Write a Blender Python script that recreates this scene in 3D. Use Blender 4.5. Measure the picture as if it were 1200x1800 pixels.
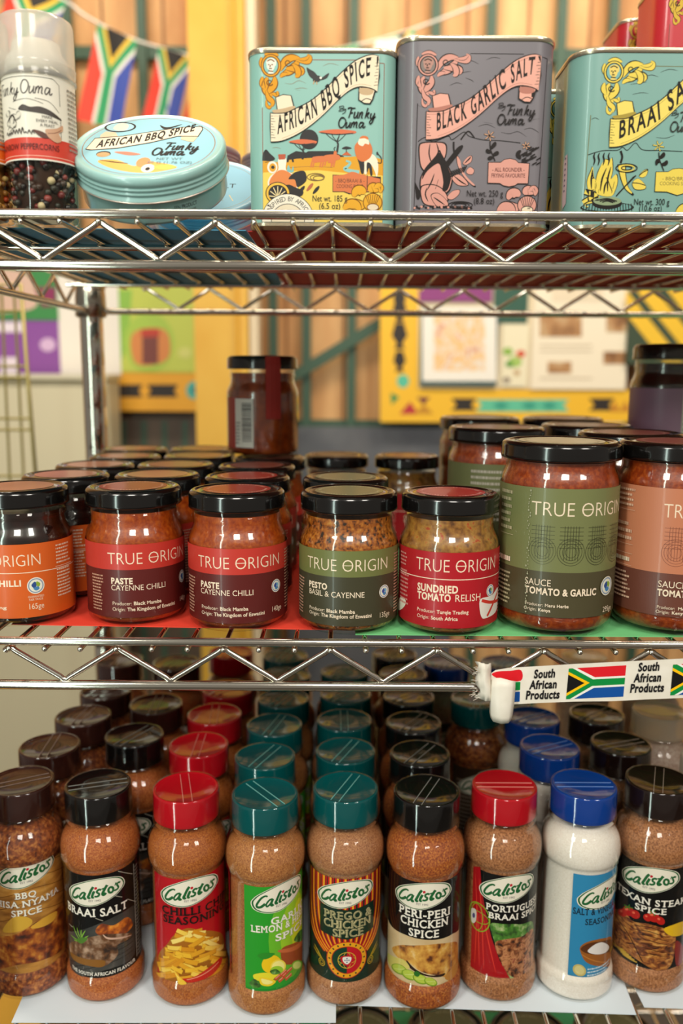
import bpy, bmesh, math, random
from mathutils import Vector, Matrix
from mathutils.geometry import tessellate_polygon
random.seed(7)
for o in list(bpy.data.objects):
    bpy.data.objects.remove(o)
SC = bpy.context.scene
COL = SC.collection
PI = math.pi

# ------------------------------------------------------------------ camera, world, lights, exposure
EYE = 1.45                      # height of the lens above the floor
FPX = 1470.0                    # focal length in pixels of the 1200 x 1800 frame
PITCH, ROLL = math.radians(9.7), math.radians(0.35)
cam_d = bpy.data.cameras.new('camera')
cam_d.sensor_fit = 'VERTICAL'
cam_d.sensor_height = 36.0
cam_d.sensor_width = 24.0
cam_d.lens = 36.0 * FPX / 1800.0
cam_d.clip_start = 0.01
cam_d.dof.use_dof = True
cam_d.dof.focus_distance = 0.625
cam_d.dof.aperture_fstop = 3.7
cam = bpy.data.objects.new('camera', cam_d)
COL.objects.link(cam)
CAM_R = Matrix.Rotation(PI / 2 - PITCH, 3, 'X') @ Matrix.Rotation(ROLL, 3, 'Z')
cam.matrix_world = Matrix.Translation((0, 0, EYE)) @ CAM_R.to_4x4()
SC.camera = cam

SC.view_settings.view_transform = 'Standard'
SC.view_settings.look = 'None'
SC.view_settings.gamma = 1.0
SC.view_settings.use_curve_mapping = False
SC.view_settings.exposure = 0.0
cy = SC.cycles
cy.max_bounces = 10
cy.diffuse_bounces = 3
cy.glossy_bounces = 4
cy.transparent_max_bounces = 40
cy.transmission_bounces = 4
cy.caustics_reflective = False
cy.caustics_refractive = False
cy.sample_clamp_indirect = 4.0
cy.use_denoising = True

world = bpy.data.worlds.new('shop_light')
SC.world = world
world.use_nodes = True
world.node_tree.nodes['Background'].inputs[0].default_value = (1.0, 0.9, 0.78, 1)
world.node_tree.nodes['Background'].inputs[1].default_value = 0.22


def area(name, loc, target, sx, sy, power, color):
    d = bpy.data.lights.new(name, 'AREA')
    d.shape = 'RECTANGLE'
    d.size, d.size_y = sx, sy
    d.energy = power
    d.color = color
    o = bpy.data.objects.new(name, d)
    COL.objects.link(o)
    o.location = loc
    o.rotation_euler = (Vector(target) - Vector(loc)).to_track_quat('-Z', 'Y').to_euler()
    return o


# ceiling lamps over the aisle, a tall narrow light at one side for upright streaks, unseen lights added to brighten the far wall
WARM = (1.0, 0.94, 0.85)
area('ceiling_lamp', (0.08, -1.10, 2.70), (0.0, 0.65, 1.15), 0.52, 0.52, 21, WARM)
area('ceiling_lamp', (-1.15, -0.80, 2.70), (-0.1, 0.65, 1.15), 0.46, 0.46, 15, WARM)
area('ceiling_lamp', (1.30, -0.90, 2.70), (0.1, 0.65, 1.15), 0.46, 0.46, 17, WARM)
area('side_strip_light', (-0.70, -0.36, 1.30), (0.0, 0.65, 1.25), 0.075, 1.7, 6.0, (0.80, 1.0, 0.90))
area('wall_fill_light', (-0.5, 1.00, 3.40), (-0.3, 2.35, 1.5), 1.2, 0.3, 34, (1.0, 0.88, 0.70))
area('wall_fill_light', (0.9, 1.00, 3.40), (0.9, 2.35, 1.5), 1.2, 0.3, 34, (1.0, 0.88, 0.70))


def at(px, py, Y=None, Z=None):
    """The point of the place seen at a pixel of the photograph, at a distance Y or a height Z."""
    d = CAM_R @ Vector(((px - 600) / FPX, (900 - py) / FPX, -1))
    k = Y / d.y if Y is not None else (Z - EYE) / d.z
    return Vector((0, 0, EYE)) + d * k


# ------------------------------------------------------------------ materials
def lin(h):
    h = h.lstrip('#')
    f = lambda c: c / 12.92 if c <= 0.04045 else ((c + 0.055) / 1.055) ** 2.4
    return tuple(f(int(h[i:i + 2], 16) / 255) for i in (0, 2, 4)) + (1.0,)


_M = {}


def mat(h, rough=0.45, metal=0.0, coat=0.0, name=None, spec=0.5):
    key = (h, rough, metal, coat, spec)
    if key in _M:
        return _M[key]
    m = bpy.data.materials.new(name or ('colour_' + h.lstrip('#')))
    m.use_nodes = True
    b = m.node_tree.nodes['Principled BSDF']
    b.inputs['Base Color'].default_value = lin(h)
    b.inputs['Roughness'].default_value = rough
    b.inputs['Metallic'].default_value = metal
    b.inputs['Specular IOR Level'].default_value = spec
    b.inputs['Coat Weight'].default_value = coat
    b.inputs['Coat Roughness'].default_value = 0.06
    _M[key] = m
    return m


def noisy(name, stops, scale=300, detail=4, rough=0.5, bump=0.0, coat=0.0, dist=0.0, stretch=(1, 1, 1), rand=True):
    if name in _M:
        return _M[name]
    m = bpy.data.materials.new(name)
    m.use_nodes = True
    nt = m.node_tree
    b = nt.nodes['Principled BSDF']
    tc = nt.nodes.new('ShaderNodeTexCoord')
    mp = nt.nodes.new('ShaderNodeMapping')
    mp.inputs['Scale'].default_value = stretch
    nz = nt.nodes.new('ShaderNodeTexNoise')
    nz.inputs['Scale'].default_value = scale
    nz.inputs['Detail'].default_value = detail
    nz.inputs['Distortion'].default_value = dist
    cr = nt.nodes.new('ShaderNodeValToRGB')
    el = cr.color_ramp.elements
    while len(el) < len(stops):
        el.new(0.5)
    for e, (p, h) in zip(el, stops):
        e.position = p
        e.color = lin(h)
    nt.links.new(tc.outputs['Object'], mp.inputs['Vector'])
    nt.links.new(mp.outputs['Vector'], nz.inputs['Vector'])
    nt.links.new(nz.outputs['Fac'], cr.inputs['Fac'])
    nt.links.new(cr.outputs['Color'], b.inputs['Base Color'])
    b.inputs['Roughness'].default_value = rough
    b.inputs['Coat Weight'].default_value = coat
    if bump:
        bp = nt.nodes.new('ShaderNodeBump')
        bp.inputs['Strength'].default_value = bump
        bp.inputs['Distance'].default_value = 0.0006
        nt.links.new(nz.outputs['Fac'], bp.inputs['Height'])
        nt.links.new(bp.outputs['Normal'], b.inputs['Normal'])
    _M[name] = m
    return m


def clear(name, tint='#ffffff', ior=1.5, rough=0.03, gain=1.0, base=0.0, wrinkle=0.0):
    """Thin clear wall: what lies behind it shows through, the lamps shine on it."""
    if name in _M:
        return _M[name]
    m = bpy.data.materials.new(name)
    m.use_nodes = True
    nt = m.node_tree
    nt.nodes.remove(nt.nodes['Principled BSDF'])
    out = nt.nodes['Material Output']
    fr = nt.nodes.new('ShaderNodeFresnel')
    fr.inputs['IOR'].default_value = ior
    ma = nt.nodes.new('ShaderNodeMath')
    ma.operation = 'MULTIPLY_ADD'
    ma.inputs[1].default_value = gain
    ma.inputs[2].default_value = base
    ma.use_clamp = True
    tr = nt.nodes.new('ShaderNodeBsdfTransparent')
    tr.inputs['Color'].default_value = lin(tint)
    gl = nt.nodes.new('ShaderNodeBsdfGlossy')
    gl.inputs['Roughness'].default_value = rough
    mx = nt.nodes.new('ShaderNodeMixShader')
    if wrinkle:
        nz = nt.nodes.new('ShaderNodeTexNoise')
        nz.inputs['Scale'].default_value = 140
        tc = nt.nodes.new('ShaderNodeTexCoord')
        nt.links.new(tc.outputs['Object'], nz.inputs['Vector'])
        bp = nt.nodes.new('ShaderNodeBump')
        bp.inputs['Strength'].default_value = wrinkle
        bp.inputs['Distance'].default_value = 0.001
        nt.links.new(nz.outputs['Fac'], bp.inputs['Height'])
        nt.links.new(bp.outputs['Normal'], gl.inputs['Normal'])
    geo = nt.nodes.new('ShaderNodeNewGeometry')
    out_side = nt.nodes.new('ShaderNodeMath')
    out_side.operation = 'SUBTRACT'
    out_side.inputs[0].default_value = 1.0
    only = nt.nodes.new('ShaderNodeMath')
    only.operation = 'MULTIPLY'
    nt.links.new(fr.outputs['Fac'], ma.inputs[0])
    nt.links.new(geo.outputs['Backfacing'], out_side.inputs[1])
    nt.links.new(ma.outputs[0], only.inputs[0])
    nt.links.new(out_side.outputs[0], only.inputs[1])
    nt.links.new(only.outputs[0], mx.inputs['Fac'])
    nt.links.new(tr.outputs[0], mx.inputs[1])
    nt.links.new(gl.outputs[0], mx.inputs[2])
    nt.links.new(mx.outputs[0], out.inputs['Surface'])
    _M[name] = m
    return m


CHROME = mat('#e2dccf', 0.13, 1.0, name='chrome')
STEEL = mat('#b9b2a4', 0.22, 1.0, name='steel')
GLASS = clear('jar_glass', '#fbfcf8', 1.52, 0.025)
PLASTIC = clear('clear_plastic', '#fdfcfa', 1.5, 0.05)
WRAP = clear('shrink_film', '#fdfdfc', 1.5, 0.05, 1.0, 0.0, wrinkle=0.035)


def frosted():
    m = bpy.data.materials.new('clear_cap_plastic')
    m.use_nodes = True
    nt = m.node_tree
    nt.nodes.remove(nt.nodes['Principled BSDF'])
    tr = nt.nodes.new('ShaderNodeBsdfTransparent')
    tr.inputs['Color'].default_value = lin('#f4f1ea')
    df = nt.nodes.new('ShaderNodeBsdfTranslucent')
    df.inputs['Color'].default_value = lin('#f6f2ea')
    d2 = nt.nodes.new('ShaderNodeBsdfDiffuse')
    d2.inputs['Color'].default_value = lin('#f6f2ea')
    gl = nt.nodes.new('ShaderNodeBsdfGlossy')
    gl.inputs['Roughness'].default_value = 0.12
    a, b, c = (nt.nodes.new('ShaderNodeMixShader') for _ in range(3))
    a.inputs['Fac'].default_value = 0.5
    nt.links.new(df.outputs[0], a.inputs[1]); nt.links.new(d2.outputs[0], a.inputs[2])
    b.inputs['Fac'].default_value = 0.46
    nt.links.new(tr.outputs[0], b.inputs[1]); nt.links.new(a.outputs[0], b.inputs[2])
    lw = nt.nodes.new('ShaderNodeLayerWeight')
    lw.inputs['Blend'].default_value = 0.12
    nt.links.new(lw.outputs['Facing'], c.inputs['Fac']); nt.links.new(b.outputs[0], c.inputs[1]); nt.links.new(gl.outputs[0], c.inputs[2])
    nt.links.new(c.outputs[0], nt.nodes['Material Output'].inputs['Surface'])
    return m


FROST = frosted()
BLACKLID = mat('#0d0b0a', 0.16, 0.0, 0.5, name='black_lacquer')


# ------------------------------------------------------------------ objects and tags
def link(name, me, parent=None, loc=(0, 0, 0), rot=(0, 0, 0)):
    o = bpy.data.objects.new(name, me)
    COL.objects.link(o)
    o.location = loc
    o.rotation_euler = rot
    if parent is not None:
        o.parent = parent
    return o


def tag(o, label=None, cat=None, group=None, kind=None):
    if label:
        o['label'] = label
    if cat:
        o['category'] = cat
    if group:
        o['group'] = group
    if kind:
        o['kind'] = kind
    return o


def thing(name, label, cat, loc=(0, 0, 0), rot=(0, 0, 0), group=None):
    o = link(name, None, None, loc, rot)
    o.empty_display_size = 0.02
    return tag(o, label, cat, group)


def dup(root, loc, rot=None, label=None, group=None, swap=None, scale=None):
    r = root.copy()
    COL.objects.link(r)
    r.location = loc
    if rot is not None:
        r.rotation_euler = rot
    if scale is not None:
        r.scale = scale
    if label:
        r['label'] = label
    if group:
        r['group'] = group
    for ch in list(root.children):
        c = ch.copy()
        COL.objects.link(c)
        c.parent = r
        for g in list(ch.children):
            e = g.copy()
            COL.objects.link(e)
            e.parent = c
        if swap and ch.name.split('.')[0] in swap:
            c.data = swap[ch.name.split('.')[0]]
    return r


# ------------------------------------------------------------------ mesh helpers
class MB:
    def __init__(s):
        s.v, s.f, s.m, s.sm, s.mats = [], [], [], [], []

    def mi(s, m):
        if m not in s.mats:
            s.mats.append(m)
        return s.mats.index(m)

    def add(s, vs, fs, m, smooth=False):
        b, k = len(s.v), s.mi(m)
        s.v += [tuple(v) for v in vs]
        for f in fs:
            s.f.append(tuple(b + i for i in f))
            s.m.append(k)
            s.sm.append(smooth)

    def box(s, c, d, m, R=None):
        c = Vector(c)
        vs = []
        for sx, sy, sz in ((-1, -1, -1), (1, -1, -1), (1, 1, -1), (-1, 1, -1), (-1, -1, 1), (1, -1, 1), (1, 1, 1), (-1, 1, 1)):
            p = Vector((sx * d[0] / 2, sy * d[1] / 2, sz * d[2] / 2))
            vs.append(c + (R @ p if R else p))
        s.add(vs, [(0, 3, 2, 1), (4, 5, 6, 7), (0, 1, 5, 4), (1, 2, 6, 5), (2, 3, 7, 6), (3, 0, 4, 7)], m)

    def tube(s, pts, r, m, n=10, closed=False):
        pts = [Vector(p) for p in pts]
        N = len(pts)
        vs, fs = [], []
        ref = None
        for i, p in enumerate(pts):
            a = pts[i - 1] if (i or closed) else p
            b = pts[(i + 1) % N] if (i < N - 1 or closed) else p
            t = (b - a).normalized()
            if ref is None:
                ref = Vector((0, 0, 1)) if abs(t.z) < 0.9 else Vector((0, 1, 0))
            u = (ref - t * ref.dot(t)).normalized()
            w = t.cross(u)
            ref = u
            vs += [p + (u * math.cos(k * 2 * PI / n) + w * math.sin(k * 2 * PI / n)) * r for k in range(n)]
        for i in range(N if closed else N - 1):
            j = (i + 1) % N
            fs += [(i * n + k, i * n + (k + 1) % n, j * n + (k + 1) % n, j * n + k) for k in range(n)]
        s.add(vs, fs, m, True)
        if not closed:
            s.add(vs[:n], [tuple(reversed(range(n)))], m)
            s.add(vs[-n:], [tuple(range(n))], m)

    def lathe(s, prof, m, n=44, c=(0, 0, 0), cap0=True, cap1=True):
        vs, fs = [], []
        for r, z in prof:
            vs += [(c[0] + r * math.cos(2 * PI * k / n), c[1] + r * math.sin(2 * PI * k / n), c[2] + z) for k in range(n)]
        for i in range(len(prof) - 1):
            fs += [(i * n + k, i * n + (k + 1) % n, (i + 1) * n + (k + 1) % n, (i + 1) * n + k) for k in range(n)]
        s.add(vs, fs, m, True)
        if cap0:
            s.add(vs[:n], [tuple(reversed(range(n)))], m)
        if cap1:
            s.add(vs[-n:], [tuple(range(n))], m)

    def prism(s, poly, z0, z1, m, smooth=False):
        """poly counter-clockwise in x, y; walls are smooth shaded if asked"""
        n = len(poly)
        vs = [(x, y, z0) for x, y in poly] + [(x, y, z1) for x, y in poly]
        s.add(vs, [(k, (k + 1) % n, n + (k + 1) % n, n + k) for k in range(n)], m, smooth)
        s.add([(x, y, z0) for x, y in poly], [tuple(reversed(range(n)))], m)
        s.add([(x, y, z1) for x, y in poly], [tuple(range(n))], m)

    def ico(s, c, r, m, squash=1.0):
        t = (1 + 5 ** 0.5) / 2
        raw = [(-1, t, 0), (1, t, 0), (-1, -t, 0), (1, -t, 0), (0, -1, t), (0, 1, t), (0, -1, -t), (0, 1, -t), (t, 0, -1), (t, 0, 1), (-t, 0, -1), (-t, 0, 1)]
        fs = [(0, 11, 5), (0, 5, 1), (0, 1, 7), (0, 7, 10), (0, 10, 11), (1, 5, 9), (5, 11, 4), (11, 10, 2), (10, 7, 6), (7, 1, 8),
              (3, 9, 4), (3, 4, 2), (3, 2, 6), (3, 6, 8), (3, 8, 9), (4, 9, 5), (2, 4, 11), (6, 2, 10), (8, 6, 7), (9, 8, 1)]
        vs = [Vector(v).normalized() for v in raw]
        cache, out = {}, []

        def mid(a, b):
            k = (min(a, b), max(a, b))
            if k not in cache:
                vs.append((vs[a] + vs[b]).normalized())
                cache[k] = len(vs) - 1
            return cache[k]
        for a, b, d in fs:
            x, y, z = mid(a, b), mid(b, d), mid(d, a)
            out += [(a, x, z), (b, y, x), (d, z, y), (x, y, z)]
        s.add([(c[0] + v.x * r, c[1] + v.y * r, c[2] + v.z * r * squash) for v in vs], out, m, True)

    def mesh(s, name):
        me = bpy.data.meshes.new(name)
        me.from_pydata(s.v, [], s.f)
        for m in s.mats:
            me.materials.append(m)
        me.polygons.foreach_set('material_index', s.m)
        me.polygons.foreach_set('use_smooth', s.sm)
        me.update()
        return me

    def build(s, name, parent=None, loc=(0, 0, 0), rot=(0, 0, 0)):
        return link(name, s.mesh(name), parent, loc, rot)


def smooth_path(pts, n=6):
    """Catmull-Rom through the points"""
    if len(pts) < 3:
        return [tuple(p) for p in pts]
    P = [pts[0]] + list(pts) + [pts[-1]]
    out = []
    for i in range(1, len(P) - 2):
        for k in range(n):
            t = k / n
            q = []
            for a, b, c, d in zip(P[i - 1], P[i], P[i + 1], P[i + 2]):
                q.append(0.5 * (2 * b + (c - a) * t + (2 * a - 5 * b + 4 * c - d) * t * t + (3 * b - a - 3 * c + d) * t ** 3))
            out.append(tuple(q))
    out.append(tuple(pts[-1]))
    return out


# ------------------------------------------------------------------ lettering
CHARS = "ABCDEFGHIJKLMNOPQRSTUVWXYZabcdefghijklmnopqrstuvwxyz0123456789&-.:()/,'%"
GLYPH = {}


def make_glyphs():
    made = []
    for off in (0.0, 0.022, -0.012, 0.036):
        for ch in CHARS:
            for s in ((ch, 'H' + ch + 'H') if off == 0.0 else (ch,)):
                c = bpy.data.curves.new('glyph', 'FONT')
                c.body = s
                c.size = 1.0
                c.resolution_u = 3
                c.offset = off
                o = bpy.data.objects.new('glyph', c)
                COL.objects.link(o)
                made.append((off, ch, s, o))
    bpy.context.view_layer.update()
    dg = bpy.context.evaluated_depsgraph_get()
    hh = None
    adv = {}
    for off, ch, s, o in made:
        ev = o.evaluated_get(dg)
        me = ev.to_mesh()
        vs = [(v.co.x, v.co.y) for v in me.vertices]
        if len(s) == 3:
            adv[ch] = max(v[0] for v in vs)
        else:
            GLYPH[(off, ch)] = (vs, [tuple(p.vertices) for p in me.polygons])
        ev.to_mesh_clear()
    hx = max(v[0] for v in GLYPH[(0.0, 'H')][0])
    one = (adv['H'] - hx) / 2.0            # the advance of H
    for ch in CHARS:
        GLYPH[('adv', ch)] = adv[ch] - one - hx
    GLYPH['cap'] = max(v[1] for v in GLYPH[(0.0, 'H')][0])
    for _, _, _, o in made:
        d = o.data
        bpy.data.objects.remove(o)
        bpy.data.curves.remove(d)


make_glyphs()
CAPH = GLYPH['cap']
SERIF = {'A': [(.06, 0), (.94, 0)], 'B': [(.06, 0), (.06, 1)], 'D': [(.06, 0), (.06, 1)], 'E': [(.1, 0), (.1, 1)], 'F': [(.1, 0), (.1, 1)],
         'H': [(.1, 0), (.1, 1), (.9, 0), (.9, 1)], 'I': [(.5, 0), (.5, 1)], 'K': [(.1, 0), (.1, 1), (.85, 1), (.92, 0)], 'L': [(.1, 0), (.1, 1)],
         'M': [(.08, 0), (.08, 1), (.92, 0), (.92, 1)], 'N': [(.08, 0), (.08, 1), (.92, 1)], 'P': [(.1, 0), (.1, 1)], 'R': [(.1, 0), (.1, 1), (.94, 0)],
         'T': [(.5, 0)], 'U': [(.1, 1), (.9, 1)], 'V': [(.08, 1), (.92, 1)], 'X': [(.08, 0), (.92, 0), (.1, 1), (.9, 1)], 'Y': [(.08, 1), (.92, 1), (.5, 0)]}


class Art:
    """Printed artwork in millimetres; every call prints over the earlier ones."""

    def __init__(s, step=0.010):
        s.b = MB()
        s.z = 0.05
        s.step = step

    def up(s):
        s.z += s.step

    def tris(s, vs, fs, m):
        s.b.add([(x, y, s.z) for x, y in vs], fs, m)

    def poly(s, pts, m, fn=None):
        s.up()
        if fn:
            pts = [fn(*p) for p in pts]
        t = tessellate_polygon([[Vector((p[0], p[1], 0)) for p in pts]])
        fs = []
        for a, b, c in t:
            A, B, C = pts[a], pts[b], pts[c]
            cr = (B[0] - A[0]) * (C[1] - A[1]) - (B[1] - A[1]) * (C[0] - A[0])
            fs.append((a, b, c) if cr > 0 else (a, c, b))
        s.tris(pts, fs, m)

    def blob(s, pts, m, fn=None, n=5):
        """closed smooth outline"""
        P = [pts[-1]] + list(pts) + [pts[0], pts[1]]
        out = []
        for i in range(1, len(P) - 2):
            for k in range(n):
                t = k / n
                out.append(tuple(0.5 * (2 * b + (c - a) * t + (2 * a - 5 * b + 4 * c - d) * t * t + (3 * b - a - 3 * c + d) * t ** 3)
                                 for a, b, c, d in zip(P[i - 1], P[i], P[i + 1], P[i + 2])))
        s.poly(out, m, fn)

    def rect(s, x0, y0, x1, y1, m, nx=1):
        s.up()
        vs, fs = [], []
        for i in range(nx + 1):
            x = x0 + (x1 - x0) * i / nx
            vs += [(x, y0), (x, y1)]
        fs = [(2 * i, 2 * i + 2, 2 * i + 3, 2 * i + 1) for i in range(nx)]
        s.tris(vs, fs, m)

    def ell(s, cx, cy_, rx, ry, m, fn=None, rot=0.0, n=28, a0=0, a1=2 * PI):
        c, q = math.cos(rot), math.sin(rot)
        full = abs(a1 - a0 - 2 * PI) < 1e-6
        pts = []
        for k in range(n if full else n + 1):
            a = a0 + (a1 - a0) * k / n
            x, y = rx * math.cos(a), ry * math.sin(a)
            pts.append((cx + x * c - y * q, cy_ + x * q + y * c))
        s.poly(pts, m, fn)

    def ring(s, cx, cy_, rx, ry, w, m, fn=None, n=36, a0=0, a1=2 * PI):
        pts = [(cx + rx * math.cos(a0 + (a1 - a0) * k / n), cy_ + ry * math.sin(a0 + (a1 - a0) * k / n)) for k in range(n + 1)]
        s.stroke(pts, w, m, fn, sm=0)

    def stroke(s, pts, w, m, fn=None, taper=None, sm=5):
        """polyline of width w (mm, after fn); taper = (start, end) factors, or one factor per point"""
        s.up()
        if sm and len(pts) > 2:
            pts = smooth_path(pts, sm)
        if fn:
            pts = [fn(*p) for p in pts]
        n = len(pts)
        vs = []
        for i, p in enumerate(pts):
            a, b = pts[max(i - 1, 0)], pts[min(i + 1, n - 1)]
            dx, dy = b[0] - a[0], b[1] - a[1]
            L = math.hypot(dx, dy) or 1.0
            t = i / (n - 1)
            k = 1.0
            if taper == 'leaf':
                k = math.sin(PI * (0.08 + 0.84 * t))
            elif taper:
                k = taper[0] + (taper[1] - taper[0]) * t
            hx, hy = -dy / L * w * k / 2, dx / L * w * k / 2
            vs += [(p[0] - hx, p[1] - hy), (p[0] + hx, p[1] + hy)]
        s.tris(vs, [(2 * i, 2 * i + 2, 2 * i + 3, 2 * i + 1) for i in range(n - 1)], m)

    def text(s, st, x, y, h, m, bold=0, fit=None, sx=1.0, slant=0.0, al='c', sp=0.0, warp=None, serif=False, obar=None):
        """h = height of a capital in mm; fit = exact width in mm"""
        s.up()
        off = {0: 0.0, 1: 0.022, -1: -0.012, 2: 0.036}[bold]
        k = h / CAPH
        pen, out = 0.0, []
        for ch in st:
            if ch == ' ':
                pen += 0.30 + sp
                continue
            out.append((ch, pen))
            pen += GLYPH[('adv', ch)] + sp + (0.02 if bold == 1 else 0.045 if bold == 2 else 0) + (0.05 if serif else 0)
        W = (pen - sp) * k
        if fit:
            sx = fit / W
        W *= sx
        x0 = x - (W / 2 if al == 'c' else W if al == 'r' else 0)
        tf = lambda px, py: (x0 + px * k * sx + slant * py * k, y + py * k)
        for ch, pn in out:
            thick = bold > 0 and ch in 'MW'        # these two are fattened by overprinting
            for dx in ((-off, -off / 2, off / 2, off) if thick else (0.0,)):
                vs, fs = GLYPH[(0.0 if thick else off, ch)]
                vs = [tf(pn + a + dx, b) for a, b in vs]
                if warp:
                    vs = [warp(*v) for v in vs]
                s.tris(vs, fs, m)
            g = [v[0] for v in GLYPH[(off, ch)][0]]
            g0, g1 = min(g), max(g)
            if serif and ch in SERIF:
                hw, th = 0.135, 0.075
                for fx, top in SERIF[ch]:
                    c = pn + g0 + (g1 - g0) * fx
                    y0 = CAPH - th if top else 0.0
                    q = [tf(c - hw, y0), tf(c + hw, y0), tf(c + hw, y0 + th), tf(c - hw, y0 + th)]
                    if warp:
                        q = [warp(*v) for v in q]
                    s.tris(q, [(0, 1, 2, 3)], m)
            if obar is not None and ch == 'O':
                q = [tf(pn + g0 + a * (g1 - g0), b * CAPH) for a, b in ((0.0, .48), (1.0, .48), (1.0, .54), (0.0, .54))]
                s.tris(q, [(0, 1, 2, 3)], m)
        return x0, x0 + W

    def finish(s, name, wrap, parent=None, step=3.0, x_range=(-60, 60), loc=(0, 0, 0), floor=None):
        """wrap(x, y, z) in mm gives metres in the parent's frame; cut along x first so that it can bend"""
        me = s.b.mesh(name)
        if step:
            bm = bmesh.new()
            bm.from_mesh(me)
            if floor is not None:
                bmesh.ops.bisect_plane(bm, geom=bm.verts[:] + bm.edges[:] + bm.faces[:], plane_co=(0, floor, 0), plane_no=(0, -1, 0), clear_outer=True)
            x = x_range[0]
            while x <= x_range[1]:
                bmesh.ops.bisect_plane(bm, geom=bm.verts[:] + bm.edges[:] + bm.faces[:], plane_co=(x, 0, 0), plane_no=(1, 0, 0), dist=1e-5)
                x += step
            bm.to_mesh(me)
            bm.free()
        for v in me.vertices:
            v.co = wrap(*v.co)
        me.update()
        return link(name, me, parent, loc) if parent is not False else me


def wrap_cylinder(R, z0):
    def w(x, y, z):
        t = x / R
        return Vector(((R + z) * math.sin(t) / 1000, -(R + z) * math.cos(t) / 1000, (z0 + y) / 1000))
    return w


def wrap_box(W, D, rc, z0=0.0):
    f = W / 2 - rc
    q = rc * PI / 2

    def w(x, y, z):
        a, sgn = abs(x), 1 if x >= 0 else -1
        if a <= f:
            X, Y = a, -D / 2 - z
        elif a <= f + q:
            t = (a - f) / rc
            X, Y = f + (rc + z) * math.sin(t), -D / 2 + rc - (rc + z) * math.cos(t)
        else:
            X, Y = W / 2 + z, -D / 2 + rc + (a - f - q)
        return Vector((sgn * X / 1000, Y / 1000, (z0 + y) / 1000))
    return w


def unroll(ax, yb, ox, oy, s, R, hs, vs, k):
    """crop coordinates (u, v) on a round label in the photograph to flat millimetres on that label"""
    def f(u, v):
        px, py = ox + u / s, oy + v / s
        a = ax + (600 - ax) / 7800 * (py - (yb - 90))
        t = 0.0
        for _ in range(6):
            t = math.asin(max(-0.985, min(0.985, (px - a) * hs / R * (1 - R / 640 * math.cos(t)))))
        return (R * t, (yb - py) / vs - R * (1 - math.cos(t)) * k)
    return f


# ------------------------------------------------------------------ the setting: floor, wall, steel grille, post
WALL = 2.35
fl = MB()
fl.box((0, 0.6, -0.02), (7, 5, 0.04), noisy('floor_screed', [(0.3, '#3f3a36'), (0.7, '#5a534c')], 6, rough=0.7))
tag(fl.build('floor'), kind='structure')


def plank_material():
    m = bpy.data.materials.new('wall_planks')
    m.use_nodes = True
    nt = m.node_tree
    N, L = nt.nodes, nt.links
    b = N['Principled BSDF']
    tc = N.new('ShaderNodeTexCoord')
    sx = N.new('ShaderNodeSeparateXYZ')
    L.new(tc.outputs['Object'], sx.inputs[0])
    mul = N.new('ShaderNodeMath'); mul.operation = 'MULTIPLY'; mul.inputs[1].default_value = 1 / 0.158
    L.new(sx.outputs['X'], mul.inputs[0])
    flo = N.new('ShaderNodeMath'); flo.operation = 'FLOOR'
    L.new(mul.outputs[0], flo.inputs[0])
    fra = N.new('ShaderNodeMath'); fra.operation = 'FRACT'
    L.new(mul.outputs[0], fra.inputs[0])
    wn = N.new('ShaderNodeTexWhiteNoise'); wn.noise_dimensions = '1D'
    L.new(flo.outputs[0], wn.inputs['W'])
    mp = N.new('ShaderNodeMapping'); mp.inputs['Scale'].default_value = (9, 9, 1.6)
    L.new(tc.outputs['Object'], mp.inputs[0])
    nz = N.new('ShaderNodeTexNoise'); nz.inputs['Scale'].default_value = 2.0; nz.inputs['Detail'].default_value = 5
    L.new(mp.outputs[0], nz.inputs['Vector'])
    ad = N.new('ShaderNodeMath'); ad.operation = 'MULTIPLY_ADD'; ad.inputs[1].default_value = 0.26
    L.new(wn.outputs['Value'], ad.inputs[0]); L.new(nz.outputs['Fac'], ad.inputs[2])
    cr = N.new('ShaderNodeValToRGB')
    e = cr.color_ramp.elements
    e[0].position, e[0].color = 0.30, lin('#b4763e')
    e[1].position, e[1].color = 0.85, lin('#ecbd82')
    L.new(ad.outputs[0], cr.inputs['Fac'])
    gap = N.new('ShaderNodeMath'); gap.operation = 'LESS_THAN'; gap.inputs[1].default_value = 0.05
    L.new(fra.outputs[0], gap.inputs[0])
    mx = N.new('ShaderNodeMixRGB'); mx.inputs[2].default_value = lin('#8a5a30')
    L.new(gap.outputs[0], mx.inputs[0]); L.new(cr.outputs['Color'], mx.inputs[1])
    L.new(mx.outputs[0], b.inputs['Base Color'])
    b.inputs['Roughness'].default_value = 0.6
    return m


wl = MB()
wl.box((0, WALL + 0.05, 1.8), (7, 0.1, 3.6), plank_material())
tag(wl.build('wall_back'), kind='structure')

GREEN = mat('#3d5a48', 0.5, name='green_bar_paint')
gy = WALL - 0.03
gr = thing('window_grille', 'dark green steel grille of upright bars across the plank wall', 'grille', (0, gy, 0.4))
for px in (20, 120, 250, 480, 538, 618, 765, 862, 985, 1075, 1180):
    p = at(px, 90 if px not in (480, 618) else 560, Y=gy)
    q = MB()
    q.box((p.x, 0, 1.15), (0.024, 0.014, 2.3), GREEN)
    q.build('bar', gr)
for py in (92, 748):
    p = at(600, py, Y=gy)
    q = MB()
    q.box((0.1, 0.014, p.z - 0.4), (3.2, 0.014, 0.03), GREEN)
    q.build('rail', gr)
a, b = at(505, 668, Y=gy - 0.016), at(690, 555, Y=gy - 0.016)
q = MB()
d = b - a
q.box(((a.x + b.x) / 2, -0.016, (a.z + b.z) / 2 - 0.4), (d.length, 0.014, 0.03), GREEN, Matrix.Rotation(-math.atan2(d.z, d.x), 3, 'Y'))
q.build('brace', gr)

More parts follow.
